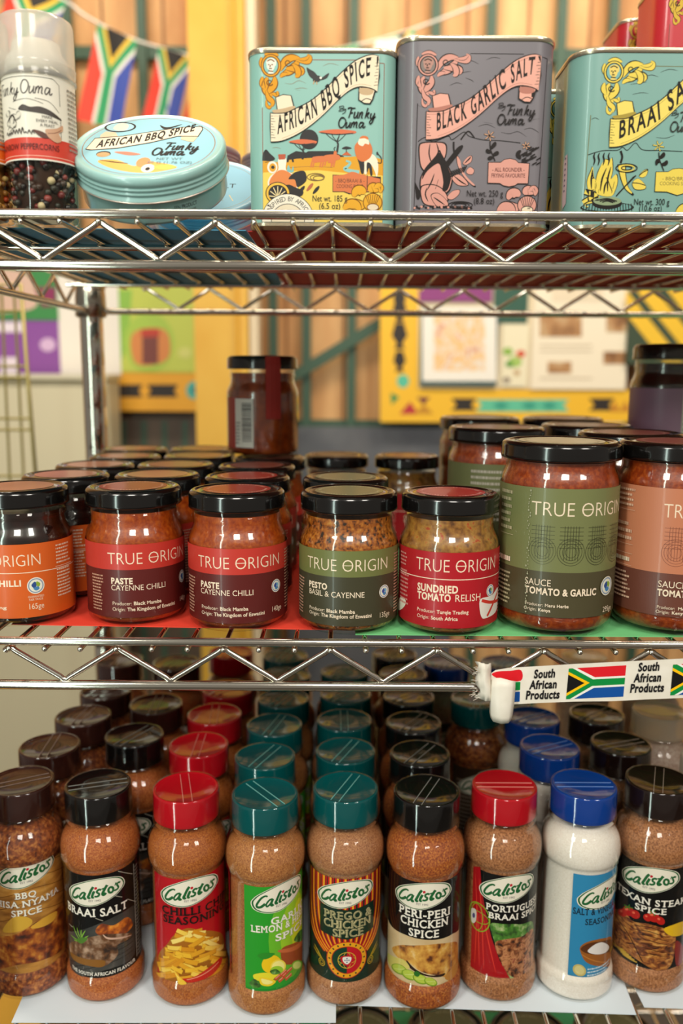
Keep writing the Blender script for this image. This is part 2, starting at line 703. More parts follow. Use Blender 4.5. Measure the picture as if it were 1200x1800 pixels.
# yellow painted post
p0, p1 = at(330, 100, Y=1.95), at(430, 100, Y=1.95)
q = MB()
xs = ((p0.x, 0.0), (p1.x, 0.0))
w_ = p1.x - p0.x
q.box(((p0.x + p1.x) / 2, 1.95 + 0.05, 1.4), (w_, 0.10, 2.8), noisy('yellow_post_paint', [(0.3, '#d6a232'), (0.7, '#deb044')], 8, rough=0.4))
q.box((p0.x + w_ * 0.8, 1.946, 1.4), (0.006, 0.012, 2.8), mat('#d9a01c', 0.5))
q.box((p1.x + 0.012, 2.0, 1.4), (0.02, 0.08, 2.8), mat('#d8c6a6', 0.5))
tag(q.build('trim_1'), 'tall yellow painted post rising behind the jars', kind='structure')
ex = SC.view_settings.exposure

# ------------------------------------------------------------------ things on and before the far wall (drawn from the frame, each at its own distance)
def board(name, label, cat, x0, y0, x1, y1, Y, m, th=0.006, kind=None):
    """flat board or sheet facing the shelves; gives its root, and a function from pixels to its millimetres"""
    a, b = at(x0, y1, Y=Y), at(x1, y0, Y=Y)
    root = thing(name, label, cat, ((a.x + b.x) / 2, Y, a.z))
    q = MB()
    q.box((0, th / 2, (b.z - a.z) / 2), (b.x - a.x, th, b.z - a.z), m)
    q.build('sheet' if th < 0.004 else 'panel', root)
    cx, cz = (a.x + b.x) / 2, a.z

    def P(px, py):
        p = at(px, py, Y=Y)
        return ((p.x - cx) * 1000, (p.z - cz) * 1000)
    return root, P


def flat(x, y, z):
    return Vector((x / 1000, -0.0006 - z / 1000, y / 1000))


YEL = mat('#f2bd2e', 0.5)
DARK = mat('#2b2420', 0.5)
# notice board with a patterned yellow surround
NB = WALL - 0.10
root, P = board('notice_board', 'cream notice board with a painted yellow patterned border', 'notice board', 668, 470, 1112, 742, NB, mat('#e7d6b4', 0.6), 0.03)
A = Art(0.02)
A.poly([P(668, 470), P(735, 470), P(735, 742), P(668, 742)], YEL)
A.poly([P(735, 682), P(1112, 686), P(1112, 742), P(735, 742)], YEL)
for cx, cy_, s in ((702, 590, 1.0), (702, 545, .9), (702, 635, .8)):
    A.poly([P(cx - 8 * s, cy_ - 22 * s), P(cx + 8 * s, cy_ - 22 * s), P(cx + 14 * s, cy_), P(cx + 5 * s, cy_ + 14 * s), P(cx + 10 * s, cy_ + 24 * s), P(cx - 10 * s, cy_ + 24 * s), P(cx - 5 * s, cy_ + 14 * s), P(cx - 14 * s, cy_)], DARK)
A.ell(702, 524, 11, 13, DARK, P)
A.ell(708, 670, 11, 12, mat('#58c0a0'), P)
A.poly([P(686, 690), P(702, 698), P(688, 712)], mat('#2e8a50'))
A.poly([P(702, 728), P(720, 706), P(736, 728)], mat('#b8323a'))
A.poly([P(732, 698), P(756, 698), P(744, 712)], mat('#6a2a3a'))
A.poly([P(728, 728), P(745, 710), P(762, 728)], mat('#c58b28'))
for x in (766, 1008):
    A.poly([P(x + 26, 700), P(x + 72, 700), P(x + 62, 712), P(x + 72, 722), P(x + 26, 722), P(x + 36, 712)], DARK)
A.poly([P(836, 702), P(1000, 702), P(990, 712), P(1000, 724), P(836, 724), P(846, 712)], mat('#63c39f'))
for x in (880, 930, 965):
    A.poly([P(x, 704), P(x + 16, 713), P(x, 722), P(x - 16, 713)], mat('#3d9f86'))
for x in (1080, 1098):
    A.poly([P(x - 10, 724), P(x, 704), P(x + 10, 724)], mat('#c9862a'))
A.finish('painted_border', flat, root, 0)
root, P = board('framed_picture', 'white mounted picture with a speckled orange drawing in a dark frame', 'picture', 738, 540, 877, 677, NB - 0.012, mat('#3f5f60', 0.4), 0.012)
A = Art(0.03)
A.poly([P(742, 540), P(872, 540), P(872, 670), P(742, 670)], mat('#f4efe4'))
A.poly([P(762, 556), P(852, 556), P(852, 652), P(762, 652)], noisy('speckled_drawing', [(0.36, '#efe2d2'), (0.5, '#f2c27a'), (0.58, '#f0e0d0'), (0.66, '#e39a62'), (0.74, '#b9b0c8')], 28, 2))
A.finish('mount', flat, root, 0)
root, P = board('purple_leaflet', 'purple leaflet strip pinned above the mounted picture', 'leaflet', 736, 490, 866, 530, NB - 0.004, mat('#8d3b7d'), 0.002)
root, P = board('green_card', 'dark green card pinned between the pictures', 'card', 866, 480, 930, 568, NB - 0.003, mat('#2f5a4a'), 0.002)
root, P = board('recipe_leaflet', 'narrow pale leaflet with green and red dish picture', 'leaflet', 880, 570, 930, 680, NB - 0.005, mat('#efe6c6'), 0.002)
A = Art(0.03)
for x, y, r, c in ((892, 618, 9, '#8fb84e'), (905, 636, 12, '#a9c868'), (915, 622, 8, '#d85a3a'), (895, 640, 7, '#5d9a3c'), (908, 655, 6, '#c8a878'), (890, 668, 7, '#9a8a78')):
    A.ell(x, y, r, r * .8, mat(c), P)
A.finish('dish_picture', flat, root, 0)
root, P = board('cream_poster', 'large cream poster with four small brown photographs', 'poster', 932, 470, 1112, 684, NB - 0.006, mat('#f4e8cf'), 0.002)
A = Art(0.03)
LND = noisy('brown_landscape', [(0.3, '#7a4f2e'), (0.5, '#b98a5a'), (0.7, '#d9c49c')], 18, 3)
for x0, y0, x1, y1 in ((948, 548, 1022, 592), (962, 636, 1004, 656), (1065, 556, 1102, 584), (1060, 618, 1100, 640)):
    A.poly([P(x0, y0), P(x1, y0), P(x1, y1), P(x0, y1)], LND)
for y in (606, 616, 664):
    A.poly([P(948, y), P(1040, y), P(1040, y + 2), P(948, y + 2)], mat('#c9b79a'))
A.poly([P(970, 500), P(1060, 500), P(1060, 530), P(970, 530)], mat('#e9d9bd'))
A.finish('printed_photographs', flat, root, 0)
# striped awning board at the far side
root, P = board('striped_board', 'dark green board with broad slanting yellow stripes', 'board', 1100, 440, 1330, 640, NB - 0.02, mat('#3a4a36', 0.5), 0.01)
A = Art(0.03)
for x in (1010, 1062, 1120, 1180, 1240):
    pts = [(max(1100, x), 440 if x >= 1100 else 440 + (1100 - x) * 1.3), (max(1100, x + 34), 440 if x + 34 >= 1100 else 440 + (1066 - x) * 1.3), (x + 34 + 150 * 0.77 + 30, 635), (x + 150 * 0.77 + 30, 635)]
    if x < 1066:
        pts = [(1100, 440 + (1100 - x) * 1.25), (1100, 440 + (1066 - x) * 1.25), (x + 34 + 156, 635), (x + 156, 635)]
    A.poly([P(*p) for p in pts], mat('#f0c234'))
A.finish('stripes', flat, root, 0)

# posters at the near side of the post
PB = WALL - 0.12
root, P = board('pattern_board', 'yellow board strip with dark and turquoise shapes below the green poster', 'board', 180, 655, 358, 722, PB, mat('#e9a92e', 0.5), 0.02)
A = Art(0.03)
for x in (196, 258):
    A.poly([P(x, 676), P(x + 55, 676), P(x + 48, 687), P(x + 55, 698), P(x, 698), P(x + 7, 687)], DARK)
A.ell(342, 686, 15, 16, mat('#4fb3a6'), P)
A.ell(342, 686, 6, 7, mat('#2f7f86'), P)
A.finish('painted_shapes', flat, root, 0)
root, P = board('green_poster', 'lime green poster with an orange and brown jar picture', 'poster', 206, 470, 356, 655, PB, mat('#c3cf58'), 0.003)
A = Art(0.03)
A.poly([P(206, 510), P(232, 510), P(226, 600), P(206, 655)], mat('#8fbf4a'))
A.ell(262, 602, 44, 52, mat('#a9c84e'), P)
A.blob([(234, 585), (290, 580), (298, 625), (270, 642), (236, 636)], mat('#d98a4a'), P)
A.poly([P(250, 590), P(278, 590), P(278, 640), P(250, 640)], mat('#7a4038'))
A.poly([P(248, 578), P(280, 578), P(280, 592), P(248, 592)], mat('#c0402e'))
A.ell(325, 620, 12, 10, mat('#d6d878'), P)
A.finish('jar_picture', flat, root, 0)
root, P = board('white_poster', 'plain white poster beside the purple packet', 'poster', 98, 470, 206, 660, PB - 0.004, mat('#efe9e0'), 0.003)
root, P = board('green_packet_poster', 'green and pink poster above the purple one', 'poster', -60, 470, 98, 562, PB - 0.008, mat('#3f8a4c'), 0.003)
A = Art(0.03)
A.blob([(-40, 480), (40, 478), (66, 520), (50, 545), (-40, 545)], mat('#d9b7a6'), P)
A.poly([P(60, 505), P(98, 505), P(98, 538), P(74, 540)], mat('#8a2f5a'))
A.finish('print_pattern', flat, root, 0)
root, P = board('purple_poster', 'purple poster with white lettering shapes', 'poster', -60, 562, 102, 660, PB - 0.006, mat('#8a4fa0'), 0.003)
A = Art(0.03)
A.poly([P(-20, 566), P(40, 566), P(40, 584), P(-20, 584)], mat('#e8ddea'))
A.finish('lettering', flat, root, 0)
A = Art(0.03)
A.ell(84, 606, 14, 12, mat('#d3b3da'), P)
A.finish('emblem', flat, root, 0)
A = Art(0.03)
A.poly([P(0, 628), P(30, 628), P(30, 660), P(0, 660)], mat('#e4d8e6'))
A.finish('caption_panel', flat, root, 0)
# lower wall panelling and the pale cabinet
root, P = board('slate_panel', 'dark blue grey panel below the notice board', 'panel', 508, 752, 800, 1500, WALL - 0.06, noisy('slate_paint', [(0.3, '#4c5058'), (0.7, '#6a6c70')], 9), 0.02)
root, P = board('dark_panel', 'dark brown slatted panel below the yellow patterned strip', 'panel', 186, 722, 356, 1500, WALL - 0.07, noisy('dark_brown_paint', [(0.3, '#4a3d33'), (0.7, '#6b5a4a')], 8), 0.02)
A = Art(0.05)
for x in (212, 248, 284, 320):
    A.poly([P(x, 740), P(x + 10, 740), P(x + 10, 1480), P(x, 1480)], mat('#3d5a48', 0.5))
A.finish('slats', flat, root, 0)
a, b = at(-420, 662, Y=2.06), at(184, 662, Y=2.06)
cab = thing('cabinet', 'pale cream cabinet behind the wire rack', 'cabinet', ((a.x + b.x) / 2, 2.06, 0))
CREAM = noisy('cream_laminate', [(0.3, '#cfc6a6'), (0.7, '#d9d0b2')], 6, rough=0.45)
wd = b.x - a.x
q = MB(); q.box((0, 0.075, a.z / 2), (wd, 0.11, a.z), CREAM); q.build('body', cab)
for k in range(2):
    q = MB(); q.box((-wd / 4 + k * wd / 2, 0.008, a.z / 2 + 0.03), (wd / 2 - 0.006, 0.018, a.z - 0.10), mat('#d6cdae', 0.4)); q.build('door', cab)
q = MB(); q.box((0, 0.065, a.z + 0.004), (wd + 0.01, 0.14, 0.012), mat('#d9d2b8', 0.4)); q.build('top', cab)

# gilt wire rack before the cabinet
GILT = mat('#a5965a', 0.35, 0.6, name='gilt_wire')
RY = 1.30
rk = thing('wire_rack', 'gilt wire grid rack standing before the pale cabinet', 'rack', (at(0, 700, Y=RY).x, RY, 0))
def rx(px, py):
    p = at(px, py, Y=RY)
    return Vector((p.x - rk.location.x, 0, p.z))
fr = MB()
tl, tr_, br, bl = rx(-190, 500), rx(36, 500), rx(66, 880), rx(-190, 880)
leg_x = rx(-75, 880).x
fr.tube([Vector((bl.x, 0, 0.0)), tl, tr_, br, Vector((leg_x, 0, br.z)), Vector((leg_x, 0, 0.0))], 0.0035, GILT, 8)
fr.tube([bl, Vector((leg_x, 0, br.z))], 0.003, GILT, 8)
fr.tube([Vector((leg_x, 0.0, 0.004)), Vector((leg_x, 0.24, 0.004)), Vector((bl.x, 0.24, 0.004)), Vector((bl.x, 0.0, 0.004))], 0.004, GILT, 8)
fr.build('frame', rk)
for ut, ub in ((-150, -128), (-100, -80), (-60, -40), (-28, -10), (2, 19), (24, 44)):
    q = MB(); a_, b_ = rx(ut, 500), rx(ub, 880)
    q.tube([a_, b_], 0.002, GILT, 6); q.build('upright_wire', rk)
for py in (545, 640, 660, 732, 752, 835, 850):
    t = (py - 500) / 380
    q = MB(); q.tube([tl.lerp(bl, t), tr_.lerp(br, t)], 0.002, GILT, 6); q.build('cross_wire', rk)

# ------------------------------------------------------------------ bunting of small flags
FLAGS = {'r': mat('#e2402c', 0.7), 'w': mat('#f2ece2', 0.7), 'g': mat('#2f9a62', 0.7), 'y': mat('#f0c43c', 0.7), 'k': mat('#241f1c', 0.7), 'b': mat('#3a4fa8', 0.7)}
FLAGS2 = {'r': mat('#e01a26', 0.4), 'w': mat('#f4efe6', 0.4), 'g': mat('#008a3c', 0.4), 'y': mat('#ffc400', 0.4), 'k': mat('#0d0b0b', 0.4), 'b': mat('#0a4f9e', 0.4)}
FLAGPOLY = [('r', [(0, 0), (900, 0), (900, 300), (450, 300)]), ('b', [(0, 600), (450, 300), (900, 300), (900, 600)]),
            ('w', [(0, 0), (125, 0), (425, 198), (900, 198), (900, 402), (425, 402), (125, 600), (0, 600)]),
            ('g', [(0, 0), (62, 0), (395, 236), (900, 236), (900, 364), (395, 364), (62, 600), (0, 600)]),
            ('y', [(0, 62), (350, 300), (0, 538)]), ('k', [(0, 118), (268, 300), (0, 482)])]


def draw_flag(A, quad, cols, clip=None):
    """quad: hoist end of the red side, fly end of the red side, fly end of the blue side, hoist end of the blue side"""
    p0, p1, p2, p3 = quad

    def fn(x, y):
        u, v = x / 900, y / 600
        return tuple((1 - u) * (1 - v) * p0[k] + u * (1 - v) * p1[k] + u * v * p2[k] + (1 - u) * v * p3[k] for k in (0, 1))
    for c, pts in FLAGPOLY:
        if clip is not None:
            q = []
            for i, a in enumerate(pts):
                b = pts[(i + 1) % len(pts)]
                ina, inb = a[0] >= clip, b[0] >= clip
                if ina:
                    q.append(a)
                if ina != inb:
                    t = (clip - a[0]) / (b[0] - a[0])
                    q.append((clip, a[1] + (b[1] - a[1]) * t))
            pts = q
        if len(pts) > 2:
            A.poly(pts, cols[c], fn)


BY = 2.14
bo = at(150, 60, Y=BY)
bun = thing('flag_bunting', 'string of small striped flags hung before the plank wall', 'bunting', bo)
def bx(px, py):
    p = at(px, py, Y=BY) - bo
    return p
q = MB()
cord = smooth_path([tuple(bx(*c)) for c in ((-60, -60), (20, -40), (112, 0), (150, 28), (215, 62), (275, 82), (335, 98), (430, 104), (560, 92), (700, 60), (860, 0))], 6)
q.tube(cord, 0.0032, mat('#efe9de', 0.8), 6)
q.build('cord', bun)
# flag cloth: hoist edge on the cord, blue and red stripes running down
for top0, top1, bot0, bot1 in (((20, -42), (118, 6), (-10, 78), (70, 118)), ((172, 40), (241, 74), (136, 212), (214, 226)), ((280, 84), (338, 100), (248, 214), (310, 232)), ((352, 100), (420, 105), (318, 226), (385, 240)), ((660, 72), (730, 52), (630, 190), (705, 195)), ((560, 92), (630, 80), (548, 200), (615, 205))):
    A = Art(0.02)
    mm = [(bx(*c).x * 1000, bx(*c).z * 1000) for c in (top0, bot0, bot1, top1)]
    A.poly(mm, FLAGS['w'])
    draw_flag(A, mm, FLAGS)
    fl_ = A.finish('flag', lambda x, y, z: Vector((x / 1000, -z / 1000 - 0.0036 + 0.004 * math.sin(x / 18), y / 1000)), bun, 6.0, (-400, 500))
    sd = fl_.modifiers.new('cloth', 'SOLIDIFY'); sd.thickness = 0.0005; sd.offset = -1

# ------------------------------------------------------------------ chrome wire shelving
YF, YB = 0.5716, 1.0363           # front and back rails
XL, XR = -0.304, 0.616            # posts
ZT, ZM_R, ZB_R, ZL_R = EYE + 0.0992, EYE - 0.1923, EYE - 0.5201, EYE - 0.852
LOAD = 0.0024                     # goods stand this far below the rail's centre line
unit = thing('wire_shelving_unit', 'chrome wire shelving unit carrying tins, jars and spice bottles', 'shelf unit', ((XL + XR) / 2, (YF + YB) / 2, 0))
UO = Vector(unit.location)


def wave(n0, n1, along, fixed, z_hi, z_lo, axis):
    """zigzag wire with rounded bends; apexes at every third cross wire"""
    pts = []
    for i in range(n0, n1 + 1):
        hi = i % 2 == 0
        c = along(i)
        z = z_hi if hi else z_lo
        s = abs(along(1) - along(0))
        for dx, dz in ((-0.10, 0.24), (-0.05, 0.07), (0, 0), (0.05, 0.07), (0.10, 0.24)):
            zz = z - (z_hi - z_lo) * dz * 0.42 if hi else z + (z_hi - z_lo) * dz * 0.42
            q = c + dx * s
            pts.append((q, fixed, zz) if axis == 'x' else (fixed, q, zz))
    return pts


def rounded_loop(x0, y0, x1, y1, r, z, n=5):
    pts = []
    for cx, cy_, a0 in ((x1 - r, y1 - r, 0), (x0 + r, y1 - r, PI / 2), (x0 + r, y0 + r, PI), (x1 - r, y0 + r, 1.5 * PI)):
        for k in range(n + 1):
            a = a0 + PI / 2 * k / n
            pts.append((cx + r * math.cos(a), cy_ + r * math.sin(a), z))
    return pts


WX0, WS = 0.0179, 0.0254          # phase and spacing of the cross wires
wire_mesh = None
bar_mesh = None
for zi, (zr, n0, n1) in enumerate(((ZT, -12, 23), (ZM_R, -12, 23), (ZB_R, -12, 17), (ZL_R, -12, 17))):
    z = zr
    q = MB()
    L = lambda p: tuple(Vector(p) - UO - Vector((0, 0, z)))
    q.tube([L(p) for p in rounded_loop(XL, YF, XR, YB, 0.012, z)], 0.0031, CHROME, 12, closed=True)
    sh = q.build('shelf', unit, (0, 0, z))
    lo = z - 0.0325
    q = MB()
    q.tube([L(p) for p in rounded_loop(XL, YF, XR, YB, 0.012, lo)], 0.0036, CHROME, 12, closed=True)
    q.build('lower_rail', sh)
    ax_ = lambda i: WX0 + WS * (2 + 1.5 * i)
    for yy, sg in ((YF + 0.001, 1), (YB, 1)):
        q = MB()
        q.tube([L(p) for p in wave(-8, 14, ax_, yy, z - 0.0052, lo + 0.0035, 'x')], 0.0022, CHROME, 9)
        q.build('zigzag_wire', sh)
    ay_ = lambda i: YF + 0.03 + 0.0381 * i
    for xx in (XL, XR):
        q = MB()
        q.tube([L(p) for p in wave(0, 10, ay_, xx, z - 0.0052, lo + 0.0035, 'y')], 0.0022, CHROME, 9)
        q.build('zigzag_wire', sh)
    if wire_mesh is None:
        w = MB()
        w.tube([(0, YF - UO.y - 0.0015, -0.0052), (0, YF - UO.y + 0.004, -0.0050), (0, YB - UO.y - 0.004, -0.0050), (0, YB - UO.y + 0.001, -0.0052)], 0.0019, CHROME, 8)
        w.ico((0, YF - UO.y - 0.0016, -0.0052), 0.0021, CHROME)
        wire_mesh = w.mesh('cross_wire')
        w = MB()
        w.tube([(XL - UO.x, 0, 0), (XR - UO.x, 0, 0)], 0.0024, CHROME, 10)
        bar_mesh = w.mesh('support_bar')
    for n in range(n0, n1 + 1):
        link('cross_wire', wire_mesh, sh, (WX0 + WS * n - UO.x, 0, 0))
    for yy in (0.66, 0.805, 0.95):
        link('support_bar', bar_mesh, sh, (0, yy - UO.y, -0.0093))
    for xx in (XL, XR):
        for yy in (YF, YB):
            q = MB()
            q.lathe([(0.0155, -0.040), (0.0185, -0.038), (0.0178, -0.014), (0.0162, 0.002), (0.0150, 0.004)], STEEL, 28, (xx - UO.x, yy - UO.y, 0))
            q.build('collar', sh)
for xx in (XL, XR):
    for yy in (YF, YB):
        q = MB()
        prof = [(0.0138, 0.0)]
        zz = 0.03
        while zz < ZT:
            prof += [(0.0138, zz - 0.0012), (0.0135, zz - 0.0004), (0.0135, zz + 0.0004), (0.0138, zz + 0.0012)]
            zz += 0.0508
        prof += [(0.0138, ZT + 0.003), (0.011, ZT + 0.006)]
        q.lathe(prof, CHROME, 28)
        q.build('post', unit, (xx - UO.x, yy - UO.y, 0))
LT, LM, LB, LL = ZT - LOAD, ZM_R - LOAD, ZB_R - LOAD, ZL_R - LOAD      # tops of the sheets on each shelf


def sheet(label, hexc, pts, z, name='paper_sheet', rough=0.7):
    q = MB()
    c = Vector((sum(p[0] for p in pts) / len(pts), sum(p[1] for p in pts) / len(pts)))
    q.prism([(p[0] - c.x, p[1] - c.y) for p in pts], -0.0006, 0.0, mat(hexc, rough))
    o = q.build(name, None, (c.x, c.y, z))
    return tag(o, label, 'paper sheet')


xs_ = at(452, 430, Z=LT).x
sheet('blue paper sheet lying under the round tins on the top shelf', '#5aa7cc', [(-0.285, 0.612), (xs_ - 0.001, 0.618), (xs_ - 0.001, 1.02), (-0.285, 1.02)], LT)
sheet('red paper sheet lying under the square tins on the top shelf', '#d23a2c', [(xs_, 0.622), (0.59, 0.62), (0.59, 1.02), (xs_, 1.02)], LT)
xm = at(624, 1108, Z=LM)
sheet('red paper sheet lying under the small jars on the middle shelf', '#fb4a34', [(at(20, 1097, Z=LM).x, at(20, 1097, Z=LM).y), (xm.x - 0.0005, at(620, 1107, Z=LM).y), (xm.x - 0.0005, 1.01), (-0.27, 1.01)], LM)
sheet('light green paper sheet lying under the tall sauce jars', '#7fdc8f', [(xm.x, at(624, 1115, Z=LM).y), (0.59, at(1150, 1119, Z=LM).y), (0.59, 1.01), (xm.x, 1.01)], LM)
P3 = lambda px, py: tuple(at(px, py, Z=LB)[:2])
WHITE = '#e6f1f8'
sheet('white paper sheet under the bottles, the one reaching furthest forward', WHITE, [P3(20, 1797), P3(590, 1797), (P3(590, 1797)[0], 1.0), (P3(40, 1720)[0] - 0.01, 1.0)], LB)
sheet('white paper sheet under the peri-peri and salt bottles', WHITE, [P3(593, 1766), P3(1118, 1783), P3(1098, 1730), (0.255, 1.0), (P3(593, 1766)[0], 1.0)], LB)
sheet('white paper sheet under the end bottle of the row', WHITE, [P3(1132, 1770), P3(1215, 1773), (0.42, 0.66), (0.42, 1.0), (0.262, 1.0), P3(1112, 1730)], LB)
sheet('green paper sheet on the lowest shelf', '#3fae7a', [(-0.05, 0.62), (0.40, 0.62), (0.40, 1.0), (-0.05, 1.0)], LL)

# ------------------------------------------------------------------ glass jars of the middle shelf
J = 1.03 / 1000


def prof(p, k=J):
    return [(r * k, z * k) for r, z in p]


def lathe_mesh(name, pr, m, n=48, cap0=True, cap1=True):
    q = MB()
    q.lathe(pr, m, n, cap0=cap0, cap1=cap1)
    return q.mesh(name)


SM_GLASS = prof([(29, 0.4), (34.6, 0.8), (36.6, 3.5), (37, 8), (37, 62), (36.7, 65.4), (35.6, 69.0), (34.0, 72.2), (33.0, 74.8), (32.7, 78), (33.0, 79.6), (33.8, 80.6), (33.8, 82.4), (33.0, 83.4), (32.8, 88.6)])
SM_FILL = prof([(27, 3.0), (33.6, 3.4), (35.7, 6.2), (36.1, 9), (36.1, 62), (35.8, 65.2), (34.7, 68.6), (33.1, 71.9), (32.1, 74.6), (31.8, 78), (31.8, 84)])
SM_LID = prof([(33.2, 88.0), (35.5, 87.8), (36.1, 88.6), (36.0, 90), (35.8, 91), (35.8, 97.6), (35.2, 99.2), (33.6, 100.6), (32.2, 101.0), (31.0, 100.7), (30.2, 99.9), (27, 99.9), (25.6, 100.5), (10, 100.6)])
TL_GLASS = prof([(33, 0.4), (39, 1.2), (42, 5), (43, 11), (43, 108), (42.7, 111.6), (41.6, 115.2), (40.2, 118), (39.6, 120.5), (39.6, 123), (40.8, 124.2), (40.8, 126), (40.0, 127)])
TL_FILL = prof([(31, 4), (38, 4.6), (41, 8), (42.1, 13), (42.1, 108), (41.8, 111.4), (40.7, 114.9), (39.3, 117.8), (38.7, 120.4), (38.6, 125)])
TL_LID = prof([(40.5, 126.4), (42.8, 126.2), (43.4, 127.2), (43.2, 129), (43.0, 130), (43.0, 135.4), (42.4, 137), (40.8, 138.4), (39.2, 138.8), (38.0, 138.4), (37, 137.6), (33, 137.6), (31.6, 138.2), (12, 138.3)])
PASTE = noisy('cayenne_paste', [(0.30, '#862c08'), (0.52, '#a2420c'), (0.72, '#b65814')], 330, 6, 0.35, 0.5, 0.6)
DARKSAUCE = noisy('dark_chilli_sauce', [(0.35, '#120504'), (0.7, '#2c0d08')], 120, 4, 0.25, 0.2, 0.8)
PESTO = noisy('pesto', [(0.36, '#2b180a'), (0.42, '#7e3f10'), (0.56, '#ac601c'), (0.72, '#c4863a')], 330, 5, 0.35, 0.6, 0.6)
RELISH = noisy('tomato_relish', [(0.3, '#5e3716'), (0.46, '#94602a'), (0.6, '#ac7c36'), (0.68, '#ac3a1a'), (0.8, '#8a501e')], 190, 5, 0.35, 0.6, 0.6)
SAUCE = noisy('tomato_sauce', [(0.3, '#74260a'), (0.5, '#8e340e'), (0.66, '#a24614'), (0.8, '#b86828')], 320, 6, 0.35, 0.5, 0.6)
MARM = noisy('amber_preserve', [(0.3, '#6c260a'), (0.6, '#9c4010'), (0.8, '#b4581c')], 90, 4, 0.25, 0.2, 0.7)
ME = {'small_glass': lathe_mesh('glass', SM_GLASS, GLASS, 56, True, False), 'small_lid': lathe_mesh('lid', SM_LID, BLACKLID, 56),
      'tall_glass': lathe_mesh('glass', TL_GLASS, GLASS, 56, True, False), 'tall_lid': lathe_mesh('lid', TL_LID, BLACKLID, 56)}
CREAMINK = mat('#f2dcc0', 0.5, coat=0.3)


def sticker(hexc, ink, r, z):
    A = Art(0.03)
    A.ell(0, 0, r, r, mat(hexc, 0.4, coat=0.2), n=48)
    if ink:
        rr = r * 0.86
        for k in range(60):
            if k % 15 in (0, 1, 2):
                continue
            a = 2 * PI * k / 60
            A.z = 0.1
            h = 0.55 + 0.5 * ((k * 7) % 3) / 2
            A.poly([((rr + dr) * math.cos(a + da), (rr + dr) * math.sin(a + da)) for dr, da in ((-h, -.03), (h, -.03), (h, .03), (-h, .03))], mat(ink, 0.5))
    return A.finish('lid_sticker', lambda x, y, zz: Vector((x * J, y * J, (z + zz) * J)), False, 0)


STK = {'red': ('#a8362a', '#e8b8a0'), 'salmon': ('#c9805e', None), 'olive': ('#7f7d58', '#c9c2a0'), 'crimson': ('#b0202a', '#e8b8b0'), 'pale': ('#c8b58a', '#8a7a50'), 'maroon': ('#8e4436', '#c99a88')}
STICK = {}
for k_, (c_, i_) in STK.items():
    STICK[('small', k_)] = sticker(c_, i_, 25.2, 100.62)
    STICK[('tall', k_)] = sticker(c_, i_, 31.0, 138.32)
FILL = {}


def tiny(A, x0, x1, y0, y1, rows, m, seed=1, th=0.45):
    """rows of unreadable small print"""
    rd = random.Random(seed)
    for i in range(rows):
        y = y1 - (y1 - y0) * (i + 0.5) / rows
        h = (y1 - y0) / rows * th
        x = x0
        end = x1 - rd.random() * (x1 - x0) * 0.25
        A.up()
        z0 = A.z
        while x < end:
            w = 0.5 + rd.random() * 2.2
            A.z = z0 - A.step
            A.rect(x, y - h / 2, min(x + w, end), y + h / 2, m)
            x += w + 0.45
        A.z = z0


def emblem(A, x, y, r, blue='#2f4f8f', green='#8fae3a', ink='#f0ead8'):
    A.ell(x, y, r, r, mat(ink))
    A.ring(x, y, r * .82, r * .82, r * .14, mat('#8a9ab0'), n=30)
    A.ell(x, y, r * .62, r * .62, mat('#e8ead8'))
    A.blob([(x - r * .5, y + r * .1), (x - r * .1, y + r * .5), (x + r * .1, y + r * .1), (x - r * .2, y - r * .3)], mat(blue))
    A.blob([(x + r * .1, y + r * .5), (x + r * .5, y + r * .2), (x + r * .3, y - r * .2), (x + r * .05, y + r * .1)], mat(green))
    A.blob([(x - r * .3, y - r * .3), (x + r * .2, y - r * .1), (x + r * .4, y - r * .4), (x, y - r * .6)], mat('#4a86b8'))


def TX(A, U, s, st, u0, u1, vb, px, m, yu=None, **kw):
    """text between two crop columns, its baseline at vb in the middle, px crop pixels high"""
    a, b = U(u0, vb), U(u1, vb)
    y = U((u0 + u1) / 2 if yu is None else yu, vb)[1]
    return A.text(st, (a[0] + b[0]) / 2, y, px / s / U.vs, m, fit=b[0] - a[0], **kw)


def mkU(ax, yb, ox, oy, s, R, hs, vs, k):
    f = unroll(ax, yb, ox, oy, s, R, hs, vs, k)

    def g(u, v):
        return f(u, v)
    g.vs = vs
    return g


LAB = {}
RS, RT = 37 * 1.03, 43 * 1.03
HS, VS, KS = 0.443, 2.26, 0.265


def small_base(x0, x1, top, bot, split=0.345, h=56.7):
    A = Art(0.010)
    A.rect(x0, 0, x1, h, mat(bot, 0.42, coat=0.12))
    if split:
        A.rect(x0, h * (1 - split), x1, h, mat(top, 0.42, coat=0.12))
    return A


def paste_like(top, bot, l1, l2, prod, orig, gram, U, uo, name):
    """uo: crop columns and rows of the name, the two title lines, producer, origin"""
    A = small_base(-88, 88, top, bot)
    c = CREAMINK
    TX(A, U, 3, 'TRUE ORIGIN', *uo['name'], c, bold=-1, obar=1)
    TX(A, U, 3, l1, *uo['l1'], c, bold=2)
    TX(A, U, 3, l2, *uo['l2'], c)
    for key, a_, b_ in (('p', 'Producer:', prod), ('o', 'Origin:', orig)):
        u0, u1, um, v, h = uo[key]
        TX(A, U, 3, a_, u0, um - 8, v, h, c, yu=(um + u1) / 2)
        TX(A, U, 3, b_, um, u1, v, h, c, bold=1)
    x, y = U(*uo['em'])
    emblem(A, x, y, 5.0, '#3a4f9a', '#7ab8d8')
    TX(A, U, 3, gram, *uo['g'], c)
    xl = U(uo['name'][0], 700)[0]
    tiny(A, xl - 17, xl - 4, 4, 33, 12, mat('#c99a80'), 3)
    xr = x + 9
    tiny(A, xr + 3, xr + 22, 5, 52, 20, mat('#c99a80'), 4)
    return A.finish(name, wrap_cylinder(RS, 7.7), False, 1.5, (-90, 90))


